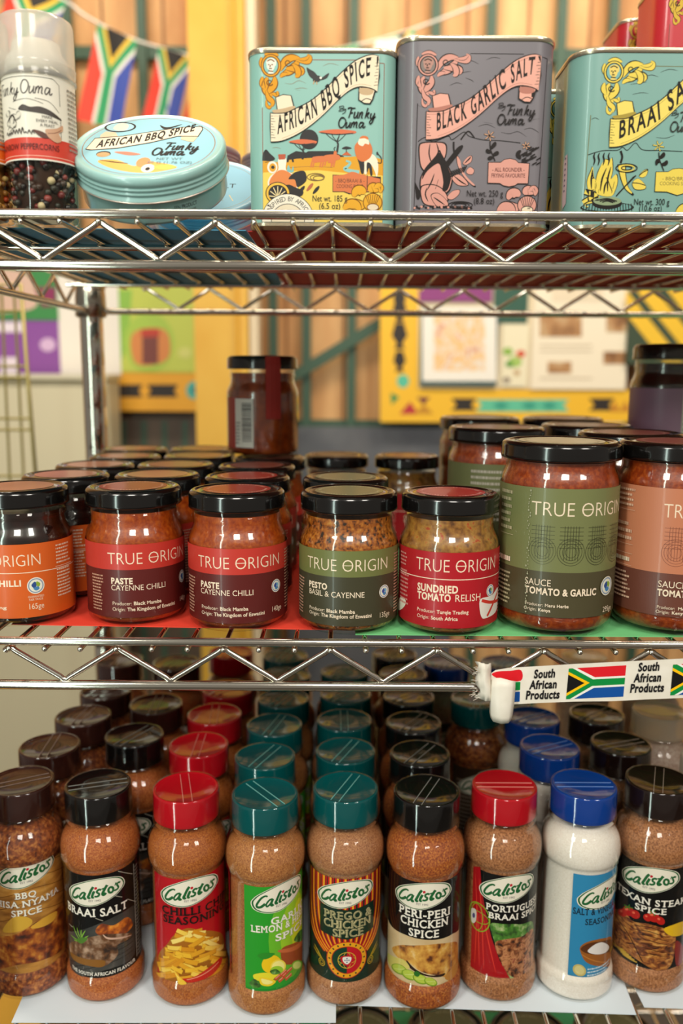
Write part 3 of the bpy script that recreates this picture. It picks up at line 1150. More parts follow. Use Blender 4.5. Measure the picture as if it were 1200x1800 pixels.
U3 = mkU(419, 1088, 310, 760, 3.0, RS, HS, VS, KS)
LAB['paste'] = paste_like('#c4372c', '#5c1814', 'PASTE', 'CAYENNE CHILLI', 'Black Mamba', 'The Kingdom of Eswatini', '140ge', U3,
                          {'name': (120, 545, 703, 60), 'l1': (133, 230, 794, 30), 'l2': (133, 411, 838, 28), 'p': (138, 383, 232, 917, 18), 'o': (138, 470, 202, 948, 18), 'em': (528, 790), 'g': (504, 556, 922, 26)}, 'label')
U4 = mkU(612, 1093, 310, 760, 3.0, RS, HS, VS, KS)
LAB['pesto'] = paste_like('#6f7440', '#3f3c28', 'PESTO', 'BASIL & CAYENNE', 'Black Mamba', 'The Kingdom of Eswatini', '135ge', U4,
                          {'name': (692, 1112, 718, 60), 'l1': (700, 796, 803, 30), 'l2': (700, 992, 850, 28), 'p': (701, 942, 790, 931, 18), 'o': (701, 1030, 762, 957, 18), 'em': (1094, 815), 'g': (1067, 1122, 948, 26)}, 'label')
# sundried tomato relish
U5 = mkU(787.7, 1099.5, 690, 700, 2.353, RS, HS, VS, KS)
A = small_base(-88, 88, None, '#b01420', 0)
c = CREAMINK
TX(A, U5, 2.353, 'TRUE ORIGIN', 98, 418, 716, 50, c, bold=-1, obar=1)
A.rect(-60, U5(230, 745)[1] - 0.3, 60, U5(230, 745)[1] + 0.3, c)
TX(A, U5, 2.353, 'SUNDRIED', 104, 272, 797, 28, c, bold=2)
TX(A, U5, 2.353, 'TOMATO', 104, 242, 832, 28, c, bold=2, yu=240)
TX(A, U5, 2.353, 'RELISH', 256, 362, 832, 28, c, yu=240)
for s1, s2, um, u1, v in (('Producer:', 'Turqle Trading', 183, 313, 882), ('Origin:', 'South Africa', 159, 270, 908)):
    TX(A, U5, 2.353, s1, 102, um - 6, v, 14, c, yu=200)
    TX(A, U5, 2.353, s2, um, u1, v, 14, c, bold=1, yu=200)
emblem(A, *U5(400, 780), 4.6)
A.blob([U5(357, 850), U5(363, 815), U5(405, 800), U5(428, 765), U5(432, 810), U5(425, 860), U5(385, 893), U5(366, 890)], mat('#ece3d8'))
A.stroke([U5(366, 822), U5(400, 828), U5(430, 818)], 2.4, mat('#d2382a'))
A.stroke([U5(428, 780), U5(412, 830), U5(388, 885)], 2.2, mat('#d2382a'))
A.blob([U5(24, 865), U5(30, 830), U5(44, 822), U5(56, 835), U5(54, 855), U5(40, 872), U5(28, 878)], mat('#e8e0cc'))
tiny(A, -46, -33, 12, 40, 9, mat('#d98a80'), 5)
tiny(A, -46, -34, 42, 53, 4, mat('#d98a80'), 6)
tiny(A, 52, 80, 5, 52, 18, mat('#d98a80'), 8)
LAB['relish'] = A.finish('label', wrap_cylinder(RS, 7.7), False, 1.5, (-90, 90))
# orange chilli label
U1 = mkU(45, 1074.5, 0, 760, 3.53, RS, HS, VS, KS)
A = small_base(-88, 88, None, '#d9601e', 0)
nw = U3(545, 703)[0] - U3(120, 703)[0]
xr, yr = U1(268, 786)
A.text('TRUE ORIGIN', xr - nw * .475, yr, 70 / 3.53 / VS, c, bold=-1, fit=nw * .95, obar=1)
A.rect(-60, U1(150, 832)[1] - 0.3, 60, U1(150, 832)[1] + 0.3, c)
TX(A, U1, 3.53, 'CHILLI', -20, 150, 908, 36, c, bold=2)
emblem(A, *U1(234, 915), 6.4)
TX(A, U1, 3.53, 'GUARANTEED', 188, 285, 988, 13, c)
TX(A, U1, 3.53, 'FAIR TRADE', 194, 280, 1006, 13, c)
TX(A, U1, 3.53, '165ge', 190, 288, 1058, 34, c)
TX(A, U1, 3.53, 'Turqle Trading', -140, 62, 1030, 18, c, bold=1)
x0_ = U1(356, 800)[0]
tiny(A, x0_, x0_ + 17, 38, 54, 6, c, 9)
A.rect(x0_ - 1, 36.2, x0_ + 18, 36.6, c, 6)
tiny(A, x0_, x0_ + 17, 12, 35, 9, c, 10)
LAB['chilli'] = A.finish('label', wrap_cylinder(RS, 7.7), False, 1.5, (-90, 90))


def tall_label(top, bot, U, lines, ink, line_ink, left=True):
    A = Art(0.010)
    h = 95.0
    A.rect(-92, 0, 100, h, mat(bot, 0.42, coat=0.12))
    A.rect(-92, 0, 100, 0.01, mat(bot, 0.42, coat=0.12))
    ys = U(677, 705)[1]
    A.rect(-92, ys, 100, h, mat(top, 0.42, coat=0.12))
    TX(A, U, 2.353, 'TRUE ORIGIN', 582, 930, 474, 56, ink, bold=-1, obar=1)
    y0, y1, yc = U(677, 520)[1], U(677, 600)[1], U(677, 620)[1]
    li = mat(line_ink)
    x = U(627, 600)[0]
    for k in range(4):
        xc = x + k * 20.5
        for r in (4.0, 6.0, 8.0, 9.8):
            A.ring(xc, yc, r, r * 1.02, 0.28, li, n=32)
        for d in (-5, -3, -1, 1, 3, 5):
            A.rect(xc + d - .13, yc - 6, xc + d + .13, y0 + 1, li)
        for d in range(6):
            yy = y0 - d * 3.0
            A.rect(xc - 8.5, yy - .12, xc + 8.5, yy + .12, li)
    for st, u0, u1, vb, px, b in lines:
        TX(A, U, 2.353, st, u0, u1, vb, px, ink, bold=b, yu=660)
    xl = U(560, 760)[0]
    tiny(A, xl - 30, xl - 13, 60, 92, 6, mat('#b8ad88'), 11)
    A.rect(xl - 30, 57.5, xl - 13, 57.9, mat('#b8ad88'))
    tiny(A, xl - 30, xl - 13, 36, 42, 1, ink, 12, 0.6)
    tiny(A, xl - 30, xl - 13, 4, 30, 8, mat('#b8ad88'), 13)
    return A


U6 = mkU(978, 1079.5, 690, 700, 2.353, RT, HS, 2.36, 0.24)
A = tall_label('#74784a', '#4c452c', U6, [('SAUCE', 557, 662, 764, 27, 0), ('TOMATO & GARLIC', 557, 838, 800, 27, 2), ('Producer:', 556, 630, 850, 13, 0), ('Meru Herbs', 637, 732, 850, 13, 1), ('Origin:', 552, 604, 871, 13, 0), ('Kenya', 610, 660, 871, 13, 1)], CREAMINK, '#3a3a22')
emblem(A, *U6(878, 745), 7.2, ink='#e8e2cc')
TX(A, U6, 2.353, '295ge', 862, 892, 852, 22, CREAMINK)
xv = U6(572, 600)[0]
rd = random.Random(5)
for k in range(46):      # drips of dried sauce down the label
    yy = 92 - k * 2.0 + rd.random()
    A.ell(xv + rd.uniform(-1.0, 1.0), yy, rd.uniform(.2, .7), rd.uniform(.3, .9), mat('#a9a888'), n=7)
LAB['tall_green'] = A.finish('label', wrap_cylinder(RT, 16.5), False, 1.6, (-92, 100))
U7 = mkU(1169, 1079, 690, 700, 2.353, RT, HS, 2.36, 0.24)


def tall_salmon():
    U = U7
    A = Art(0.010)
    A.rect(-92, 0, 100, 95, mat('#6a3a2c', 0.42, coat=0.12))
    A.rect(-92, U(1128, 712)[1], 100, 95, mat('#c47a58', 0.42, coat=0.12))
    TX(A, U, 2.353, 'TRUE ORIGIN', 1098, 1446, 474, 56, CREAMINK, bold=-1, obar=1)
    y0, yc = U(1128, 525)[1], U(1128, 625)[1]
    li = mat('#7a4030')
    x = U(1147, 610)[0]
    for k in range(4):
        xc = x + k * 20.5
        for r in (4.0, 6.0, 8.0, 9.8):
            A.ring(xc, yc, r, r * 1.02, 0.28, li, n=32)
        for d in (-5, -3, -1, 1, 3, 5):
            A.rect(xc + d - .13, yc - 6, xc + d + .13, y0 + 1, li)
        for d in range(6):
            A.rect(xc - 8.5, y0 - d * 3.0 - .12, xc + 8.5, y0 - d * 3.0 + .12, li)
    for st, u0, u1, vb, px, b in (('SAUCE', 1075, 1185, 770, 27, 0), ('TOMATO', 1073, 1208, 806, 27, 2), ('Producer:', 1070, 1142, 860, 13, 0), ('Meru Herbs', 1152, 1250, 860, 13, 1), ('Origin:', 1066, 1120, 879, 13, 0), ('Kenya', 1128, 1180, 879, 13, 1)):
        TX(A, U, 2.353, st, u0, u1, vb, px, CREAMINK, bold=b, yu=1140)
    xl = U(1070, 760)[0]
    for y_, y2, n_, sd in ((78, 93, 4, 21), (52, 68, 3, 22), (8, 30, 7, 23)):
        tiny(A, xl - 42, xl - 20, y_, y2, n_, mat('#e0b498'), sd)
    tiny(A, xl - 42, xl - 18, 36, 41, 1, CREAMINK, 24, .6)
    for y_ in (76, 50, 43, 34):
        A.rect(xl - 42, y_ - .15, xl - 20, y_ + .15, mat('#e0b498'), 6)
    return A.finish('label', wrap_cylinder(RT, 16.5), False, 1.6, (-92, 100))


LAB['tall_salmon'] = tall_salmon()
# plain backs of jars: bands with a bar code, as on the jar that stands turned round
def back_label(top, bot, paper, x0, R, z0, h, tape=None, split=.345):
    A = Art(0.010)
    A.rect(-70, 0, 70, h, mat(bot, 0.42, coat=0.12))
    if split:
        A.rect(-70, h * (1 - split), 70, h, mat(top, 0.42, coat=0.12))
    if paper:
        pm = mat('#ddd8cc')
        A.rect(x0, 6, x0 + 22, h - 3, pm)
        rd = random.Random(4)
        y = 12
        while y < h - 10:
            w = rd.choice((.5, .8, 1.2))
            A.rect(x0 + 9, y, x0 + 20, y + w, mat('#2a2624'))
            y += w + rd.choice((.5, .7, 1.0))
        tiny(A, x0 + 1.5, x0 + 8, 8, h - 5, 9, mat('#8a8680'), 31)
    else:
        tiny(A, -30, 30, h * .45, h - 4, 9, mat('#b0a898'), 33)
    return A.finish('label', wrap_cylinder(R, z0), False, 1.5, (-70, 70))


A = Art(0.010)
A.rect(-52, 2, -31, 54, mat('#a83428', 0.42, coat=.35))
A.rect(-34, 3, -12, 53, mat('#ddd8cc'))
rd = random.Random(4)
y = 9
while y < 48:
    w = rd.choice((.5, .8, 1.3))
    A.rect(-25, y, -14, y + w, mat('#2a2624'))
    y += w + rd.choice((.5, .7, 1.0))
tiny(A, -33, -27, 6, 30, 7, mat('#8a8680'), 31)
LAB['barcode'] = A.finish('label', wrap_cylinder(RS, 7.7), False, 1.5, (-70, 70))
LAB['purple'] = back_label('#b088a4', '#a67e9a', True, 8, RS, 7.7, 56.7, split=0)
LAB['green_back'] = back_label('#6a6e46', '#565636', False, 0, RT, 16.5, 95, split=.3)
LAB['brown_back'] = back_label('#8a4a3a', '#5a2c24', False, 0, RT, 16.5, 95, split=.3)
KIND = {'chilli': (DARKSAUCE, 'small', 'salmon'), 'paste': (PASTE, 'small', 'red'), 'pesto': (PESTO, 'small', 'olive'), 'relish': (RELISH, 'small', 'crimson'),
        'tall_green': (SAUCE, 'tall', 'pale'), 'tall_salmon': (SAUCE, 'tall', 'maroon'), 'barcode': (MARM, 'small', 'red'), 'purple': (DARKSAUCE, 'small', 'maroon'),
        'green_back': (SAUCE, 'tall', 'olive'), 'brown_back': (SAUCE, 'tall', 'maroon')}


def jar(kind, loc, label, rot=0.0, scale=1.0, stk=None, group=None, zs=1.0):
    fill, size, st = KIND[kind]
    key = (size, fill.name)
    if key not in FILL:
        FILL[key] = lathe_mesh('contents', SM_FILL if size == 'small' else TL_FILL, fill, 48)
    t = thing('sauce_jar' if size == 'tall' else 'preserve_jar', label, 'jar', loc, (0, 0, rot), group)
    t.scale = (scale, scale, scale * zs)
    link('contents', FILL[key], t)
    link('glass', ME[size + '_glass'], t)
    link('lid', ME[size + '_lid'], t)
    link('label', LAB[kind], t)
    link('lid_sticker', STICK[(size, stk or st)], t)
    return t


def front(ax, yb, R, Z):
    y = at(ax, yb, Z=Z + 0.002).y + R - 0.002
    p = at(ax, 1040, Y=y)
    return p.x, y


def facing(x, y):
    return -math.atan2(x, y)        # turned to the lens as in the photograph


G1 = 'small preserve jars on the middle shelf'
G2 = 'tall sauce jars on the middle shelf'
jx = {}
for k, (kind, ax, yb, lab) in enumerate((('chilli', 45, 1098.6, 'dark chilli jar with orange label at the end of the front row'),
                                         ('paste', 241.5, 1097, 'red and maroon labelled paste jar next to the orange labelled jar'),
                                         ('paste', 419, 1108, 'red and maroon labelled paste jar next to the olive pesto jar'),
                                         ('pesto', 612, 1113, 'olive green labelled pesto jar with brown speckled contents'),
                                         ('relish', 787.7, 1116.5, 'bright red labelled tomato relish jar beside the tall green jar'))):
    x, y = front(ax, yb, 0.038, LM)
    jx[k] = (x, y)
    jar(kind, (x, y, LM), lab, facing(x, y) + (math.radians(17) if k == 1 else 0.0), group=G1)
x, y = front(978, 1118.6, 0.0443, LM)
jar('tall_green', (x, y, LM), 'tall sauce jar with green label and ring drawings in the front row', facing(x, y), group=G2)
tx0, ty0 = x, y
x, y = front(1169, 1118, 0.0443, LM)
jar('tall_salmon', (x, y, LM), 'tall sauce jar with salmon pink label cut by the picture edge', facing(x, y), group=G2)
ROWN = ['second', 'third', 'fourth', 'fifth']
cols_ = [('chilli', 'orange labelled chilli jar', 'salmon', [(-0.240, 0.717), (-0.236, 0.797), (-0.226, 0.878), (-0.238, 0.960)]),
         ('paste', 'red paste jar', 'salmon', [(-0.161, 0.722), (-0.160, 0.803), (-0.1495, 0.885), (-0.161, 0.965)]),
         ('paste', 'red paste jar', 'maroon', [(-0.0815, 0.718), (-0.0815, 0.799), (-0.080, 0.880)])]
for ci, (kind, nm, st, pts) in enumerate(cols_):
    who = ('behind the orange labelled front jar', 'behind the paste jar beside the orange one', 'behind the paste jar beside the pesto')[ci]
    for k, (x, y) in enumerate(pts):
        jar(kind, (x, y, LM), '%s, %s in the line %s' % (nm, ROWN[k], who), math.radians((k * 37 + ci * 50) % 50 - 25), stk='red' if (ci, k) == (2, 0) else st, group=G1)
jar('pesto', (0.0035, 0.715, LM), 'olive lidded pesto jar directly behind the front pesto jar', 0.3, stk='olive', group=G1)
jar('pesto', (-0.006, 0.935, LM), 'olive lidded pesto jar standing alone at the back', 0.2, scale=0.97, stk='pale', group=G1)
jar('relish', (0.074, 0.930, LM), 'relish jar with pale red lid standing alone at the back', 0.5, scale=0.97, stk='salmon', group=G1)
jar('barcode', (-0.084, 0.893, LM + 0.1037), 'amber preserve jar turned to its bar code, stacked on other jars', 0.15, group=G1)
jar('green_back', (0.1445, 0.785, LM), 'tall sauce jar with green back label behind the green one', 0, stk='maroon', group=G2)
jar('green_back', (0.153, 0.945, LM), 'tall sauce jar at the very back, nearest to the notice board frame', 0.6, stk='olive', group=G2)
jar('brown_back', (0.248, 0.945, LM), 'tall sauce jar with brown label at the back of the line behind pink', 0.3, stk='maroon', group=G2)
jar('brown_back', (0.241, 0.825, LM), 'tall sauce jar with brown lid, third behind the salmon labelled jar', 0.2, stk='maroon', group=G2)
jar('brown_back', (0.250, 0.724, LM), 'tall sauce jar with brown lid just behind the salmon labelled jar', 0.5, stk='maroon', group=G2)
jar('chilli', (0.346, 0.900, LM), 'dark preserve jar supporting the purple labelled jar', 1.2, group=G1)
jar('purple', (0.346, 0.900, LM + 0.1037), 'dark jar with purple label and white bar code, stacked at the back', -0.15, zs=1.14, group=G1)
# red paper seal over the lid of the turned jar
q = MB()
rj = 0.0372
for (z0, z1, r0, r1) in ((0.040, 0.0945, 0.0384, 0.0384), (0.0945, 0.1030, 0.0384, 0.0372), (0.1030, 0.1046, 0.0372, 0.030)):
    pts = []
    for z_, r_ in ((z0, r0), (z1, r1)):
        pts += [(r_ * math.sin(a), -r_ * math.cos(a), z_) for a in (0.02, 0.16, 0.30, 0.44)]
    q.add(pts, [(i, i + 1, i + 5, i + 4) for i in range(3)], mat('#a82a20', 0.5), False)
tj = [o for o in bpy.data.objects if o.get('label', '').startswith('amber preserve')][0]
q.build('paper_seal', tj)

# ------------------------------------------------------------------ spice bottles of the bottom shelf
K3 = 0.001
SP_BODY = prof([(27, 0.3), (31.0, 0.8), (32.7, 3), (33, 6), (33, 18.5), (32.4, 21.5), (30.9, 23.4), (30.2, 24.6), (30.0, 26), (30.0, 117.5), (30.3, 119.2), (31.6, 120.6), (32.6, 123), (33.0, 127), (33.0, 131), (32.5, 136), (31.3, 140.4), (29.4, 144.2), (27.2, 146.9), (26.4, 148.2), (26.3, 153.6), (27.6, 154.6), (27.8, 156.6), (26.8, 157.6), (26.0, 159.5)], K3)
SP_FILL = prof([(25, 2.6), (30.4, 3), (31.9, 5), (32.2, 7), (32.2, 18.2), (31.6, 21.2), (30.2, 23), (29.4, 24.6), (29.2, 26), (29.2, 117.6), (29.5, 119.4), (30.8, 121), (31.8, 123.4), (32.2, 127), (32.2, 130.8), (31.7, 135.6), (30.5, 139.9), (28.6, 143.6), (26.4, 146.3), (25.6, 147.8), (20, 152), (4, 153)], K3)
SP_CAP = prof([(26.3, 158.6), (26.9, 158.4), (27.2, 159.2), (27.1, 162), (26.9, 179.2), (26.6, 180.6), (25.9, 181.3), (25.2, 181.3), (24.7, 180.7), (24.4, 180.5), (8, 180.6)], K3)
SP_WRAP = prof([(33.2, 17), (33.1, 20), (31.8, 23.6), (31.3, 26), (31.3, 117), (31.6, 119.2), (32.8, 122), (33.3, 127), (33.3, 131), (32.8, 136.2), (31.6, 140.7), (29.8, 144.6), (27.7, 147.3), (27.1, 149.2), (27.3, 153), (27.9, 157.5), (27.6, 159.4), (27.6, 180.2), (27.2, 181.6), (26.2, 182.0), (24.8, 181.9)], K3)
BODY = lathe_mesh('clear_bottle', SP_BODY, PLASTIC, 52, True, False)
WRAPM = lathe_mesh('shrink_film', SP_WRAP, WRAP, 52, False, False)
SEAM = mat('#b9b4a8', 0.3, name='film_seam')


def cap_mesh(hexc, line):
    q = MB()
    q.lathe(SP_CAP, mat(hexc, 0.10, coat=0.0, spec=0.35), 52)
    m = mat(line, 0.35)
    for x in (-0.0035, 0.0035):
        h = 0.0238
        q.box((x, 0, 0.18065), (0.0005, 2 * (h * h - x * x) ** 0.5, 0.0007), m)
    return q.mesh('cap')


CAPS = {'brown': cap_mesh('#341a14', '#8f7d74'), 'black': cap_mesh('#0f0d0c', '#8b8a84'), 'red': cap_mesh('#b3101c', '#e08a80'), 'teal': cap_mesh('#044f50', '#7fc4bb'),
        'blue': cap_mesh('#0d3b8c', '#6d93d0'), 'darkbrown': cap_mesh('#1c0f0b', '#9a8a7c')}
q = MB()
q.lathe(SP_CAP, FROST, 48)
CAPS['clear'] = q.mesh('cap')


def spice(name, a, b, c, sc=420):
    return noisy(name, [(0.34, a), (0.52, b), (0.72, c)], sc, 5, 0.7, 0.4, 0.0)


POW = {'flake': spice('flaky_spice', '#521f0a', '#8f4517', '#c8813c', 300), 'rust': spice('rust_spice', '#8a3e14', '#b25e26', '#ca8242', 900), 'red': spice('red_spice', '#88400f', '#ac5c1e', '#c47a34', 950),
       'tan': spice('tan_spice', '#8a4e24', '#b3713a', '#cb9152', 900), 'pink': spice('pink_spice', '#865032', '#ae744a', '#c69464', 950), 'orange': spice('orange_spice', '#7c320c', '#a8551c', '#cc8230', 700),
       'sand': spice('sandy_spice', '#7a4826', '#aa6e42', '#c68c5e', 700), 'salt': spice('white_salt', '#ece2d6', '#f4ece2', '#faf4ec', 900), 'rose': spice('rose_salt', '#c09e8c', '#d4baaa', '#e6d6c8', 400)}
FILLS = {k: lathe_mesh('contents', SP_FILL, m, 48) for k, m in POW.items()}
RB, HB, VB, KB = 30.0, 0.478, 1.98, 0.70


def UB(ax, yb, ox, s=3.83):
    return mkU(ax, yb, ox, 1330, s, RB, HB, VB, KB)


def label_base(x0, x1, m, h=93.0):
    A = Art(0.008)
    A.rect(x0, 0, x1, h, m)
    return A


LOGO = {'edge': [(110, 180), (128, 130), (180, 103), (340, 92), (500, 90), (680, 92), (820, 100), (885, 130), (912, 185), (905, 230), (880, 275), (790, 370), (640, 450), (480, 487), (340, 465), (220, 395), (140, 295)],
        'C': [(268, 192), (240, 168), (195, 178), (160, 235), (165, 280), (200, 302), (245, 283)]}
LU = mkU(183.3, 1708.5, 110, 1520, 8.571, RB, HB, VB, KB)       # the tracing of the mark from one bottle
LC = LU(510, 290)
GRN, LOGOW, LOGOR = mat('#1a6030', 0.5, spec=0.2), mat('#efe6d4', 0.5, spec=0.2), mat('#c4182a', 0.5, spec=0.2)


def logo(A, cx, cy_, sc=1.0):
    def f(u, v, e=1.0):
        x, y = LU(u, v)
        return (cx + (x - LC[0]) * sc * e, cy_ + (y - LC[1]) * sc * e)
    A.blob(LOGO['edge'], LOGOW, lambda u, v: f(u, v, 1.015), 4)
    A.blob(LOGO['edge'], GRN, lambda u, v: f(u, v, 0.985), 4)
    A.blob(LOGO['edge'], LOGOW, lambda u, v: f(u, v, 0.93), 4)
    S = lambda pts, w, t=None: A.stroke(pts, w * sc, GRN, f, t)
    S(LOGO['C'], 2.3, (0.6, 1.0))
    S([(335, 258), (295, 254), (258, 295), (268, 335), (305, 318), (338, 265)], 1.5)
    S([(338, 258), (318, 320), (328, 350), (352, 345)], 2.1)
    S([(455, 195), (425, 235), (395, 300), (378, 335), (392, 352), (408, 342)], 2.1)
    S([(468, 262), (440, 325), (442, 352), (462, 348)], 2.1)
    A.ell(489, 224, 21, 20, LOGOR, f, n=16)
    S([(572, 262), (540, 250), (510, 270), (515, 295), (540, 312), (535, 340), (500, 350), (472, 340)], 1.7)
    S([(655, 200), (625, 250), (592, 315), (600, 340), (622, 335), (640, 315)], 2.2)
    S([(578, 252), (620, 238), (672, 214)], 1.3, (1, .5))
    A.ring(712, 283, 36, 42, 1.9 * sc, GRN, f, 20)
    S([(786, 184), (780, 205), (768, 228)], 1.4, (1, .4))
    S([(850, 186), (820, 188), (800, 215), (815, 240), (822, 262), (800, 290), (762, 300)], 1.6)
    A.text('EST 1992', *f(475, 424), 1.75 * sc, mat('#4a3a44', 0.5))


INKW = mat('#f4ecdf', 0.5, spec=0.2)
BLK = mat('#090808', 0.5, spec=0.15)


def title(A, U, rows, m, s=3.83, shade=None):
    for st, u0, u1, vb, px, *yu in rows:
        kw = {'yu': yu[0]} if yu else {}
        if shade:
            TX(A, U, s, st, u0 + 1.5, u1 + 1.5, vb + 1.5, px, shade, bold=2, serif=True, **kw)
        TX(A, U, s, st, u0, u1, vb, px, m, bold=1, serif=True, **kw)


CYL = wrap_cylinder(RB, 24.0)
FIN = lambda A: A.finish('label', CYL, False, 1.25, (-50, 50))
MEAT = noisy('roast_meat', [(0.3, '#2a0f06'), (0.45, '#7a3210'), (0.58, '#b2601c'), (0.72, '#dca040')], 130, 6, 0.5, 0, 0.0)
STEAK = noisy('grilled_steak', [(0.32, '#2a1a12'), (0.48, '#6e4628'), (0.6, '#9a7a62'), (0.75, '#c9a58a')], 150, 6, 0.5, 0, 0.0)
CHICK = noisy('roast_chicken', [(0.34, '#5a2a14'), (0.44, '#b8742a'), (0.6, '#e0a84a'), (0.75, '#f0d49a')], 120, 6, 0.5, 0, 0.0)
MINCE = noisy('braai_meat', [(0.34, '#2a1208'), (0.46, '#8a4a26'), (0.58, '#c98a5a'), (0.66, '#8a3020'), (0.78, '#ecd2b0')], 190, 5, 0.5, 0, 0.0, 0.6)
RIBS = noisy('striped_steak', [(0.34, '#2c1206'), (0.46, '#7a3a14'), (0.58, '#b87430'), (0.72, '#e0aa5a')], 110, 5, 0.5, 0, 0.0, 1.2, (1, 1, 2.2))
GRASSY = noisy('herb_bed', [(0.35, '#1f3a14'), (0.55, '#4f8a2c'), (0.7, '#b8c48a')], 160, 5, 0.5, 0, 0.0)
FIRE = noisy('grill_fire', [(0.32, '#2a2420'), (0.46, '#8a3a14'), (0.58, '#e07a20'), (0.72, '#f6c850')], 90, 4, 0.5, 0, 0.0)
WOOD = noisy('warm_planks', [(0.3, '#8a561f'), (0.55, '#c48838'), (0.75, '#e2ac58')], 40, 4, 0.5, 0, 0.0, 0, (1, 1, 4))
GREYST = noisy('smoky_grey', [(0.3, '#1e1d1c'), (0.6, '#413f3b'), (0.8, '#67635d')], 50, 4, 0.5, 0, 0.0)
m_ = lambda h: mat(h, 0.5, spec=0.2)
SPL = {}

# 1 barbecue: warm planks, roast meat
U = UB(44, 1723, 0)
A = label_base(-44, 44, WOOD)
for v in (760, 850, 930, 1010, 1090):
    A.stroke([U(-60, v), U(168, v + 4), U(330, v - 12), U(400, v - 40)], 0.5, m_('#6a3a14'))
logo(A, U(165, 835)[0], U(165, 835)[1] + 1.5)
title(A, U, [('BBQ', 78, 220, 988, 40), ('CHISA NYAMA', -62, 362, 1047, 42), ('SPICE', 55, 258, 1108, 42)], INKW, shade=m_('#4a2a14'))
A.blob([U(0, 1170), U(60, 1100), U(140, 1110), U(190, 1150), U(160, 1190), U(60, 1200)], m_('#d9a83c'))
A.blob([U(-60, 1200), U(100, 1215), U(250, 1150), U(390, 1080), U(400, 1250), U(400, 1380), U(250, 1440), U(80, 1430), U(-60, 1400)], MEAT)
A.blob([U(180, 1190), U(280, 1140), U(350, 1120), U(330, 1180), U(230, 1210)], m_('#e0a83a'))
SPL['bbq'] = FIN(A)

# 2 braai salt: black with a steak on the grill
U = UB(183.3, 1708.5, 0)
A = label_base(-42, 46, BLK)
A.blob([U(400, 1095), U(480, 1090), U(600, 1085), U(700, 1062), U(800, 1030), U(900, 985), U(905, 1100), U(905, 1330), U(700, 1400), U(480, 1390), U(400, 1350)], GREYST, n=4)
A.blob([U(640, 1120), U(680, 1075), U(760, 1100), U(850, 1060), U(890, 1120), U(820, 1180), U(700, 1170)], FIRE)
for v in (1240, 1275, 1310, 1340):
    A.stroke([U(440, v + 10), U(650, v + 22), U(890, v - 40)], 0.7, m_('#2a2624'))
A.blob([U(470, 1175), U(560, 1155), U(690, 1150), U(800, 1165), U(885, 1180), U(860, 1215), U(790, 1240), U(790, 1310), U(700, 1370), U(590, 1340), U(490, 1270)], STEAK)
A.blob([U(480, 1230), U(590, 1300), U(700, 1330), U(690, 1372), U(590, 1345), U(490, 1275)], m_('#8a5a22'))
A.stroke([U(690, 1150), U(720, 1180), U(790, 1195), U(880, 1190)], 1.6, m_('#d8b09a'), None, 'leaf')
for (u0, v0), (u1, v1) in (((540, 1160), (495, 1050)), ((545, 1150), (520, 1070)), ((550, 1150), (575, 1100)), ((540, 1170), (480, 1110)), ((552, 1150), (548, 1090)), ((545, 1170), (500, 1150)), ((555, 1160), (595, 1140))):
    A.stroke([U(u0, v0), U((u0 + u1) / 2 - 4, (v0 + v1) / 2), U(u1, v1)], 1.0, m_('#7fae3a'), None, 'leaf')
A.blob([U(515, 1150), U(560, 1145), U(590, 1160), U(550, 1185)], m_('#4f7a2c'))
logo(A, LC[0], LC[1])
title(A, U, [('BRAAI SALT', 470, 856, 1022, 52)], INKW)
y_ = U(690, 1432)[1]
A.text('THE SOUTH AFRICAN FLAVOUR', U(690, 1432)[0], y_, 2.9, INKW, fit=60, bold=1, serif=True)
for p_, q_ in (((785, 735), (880, 765)), ((770, 900), (815, 915)), ((850, 935), (905, 960)), ((640, 1028), (690, 1055)), ((470, 1030), (495, 1060))):
    A.stroke([U(*p_), U(*q_)], 0.5, m_('#b8b0a0'))
xr = U(900, 1000)[0]
A.rect(xr, 4, xr + 0.5, 90, m_('#d8d0c4'))
tiny(A, xr + 1.5, xr + 9, 4, 88, 26, m_('#9a948a'), 41)
SPL['braai'] = FIN(A)

# 3 chilli chip: red with a heap of chips
U = UB(333.3, 1723, 250)
A = label_base(-34, 44, m_('#b80f1c'))
rd = random.Random(3)
A.blob([U(110, 1290), U(170, 1220), U(210, 1170), U(300, 1130), U(400, 1160), U(470, 1170), U(540, 1210), U(560, 1350), U(520, 1440), U(400, 1500), U(250, 1500), U(140, 1450), U(110, 1370)], m_('#a8641a'))
for k in range(60):
    t = k / 59
    cv = 1170 + t * 300 + rd.uniform(-18, 18)
    half = 60 + 160 * min(1, t * 1.7)
    cu = 335 + rd.uniform(-half, half)
    an = rd.uniform(-.7, .9)
    L = rd.uniform(45, 75)
    dx, dy = math.cos(an) * L, math.sin(an) * L * .7
    col = rd.choice(('#f0b832', '#f4c850', '#e3a024', '#f8d874', '#d98f1c'))
    A.stroke([U(cu - dx, cv - dy), U(cu + dx, cv + dy)], 4.5, m_('#b87818'), sm=0)
    A.stroke([U(cu - dx * .97, cv - dy - 2), U(cu + dx * .97, cv + dy - 2)], 3.7, m_(col), sm=0)
A.blob([U(270, 1470), U(350, 1465), U(440, 1420), U(525, 1360), U(530, 1400), U(470, 1470), U(380, 1500), U(310, 1500)], m_('#c8281a'))
A.stroke([U(300, 1480), U(400, 1462), U(510, 1390)], 0.7, m_('#f0a080'))
A.blob([U(215, 1400), U(250, 1450), U(300, 1505), U(250, 1505), U(235, 1460)], m_('#f4c23a'))
logo(A, U(337, 885)[0], U(337, 885)[1])
title(A, U, [('CHILLI CHIP', 140, 545, 1037, 50), ('SEASONING', 148, 540, 1098, 50)], m_('#1a0a08'))
SPL['chilli_chip'] = FIN(A)

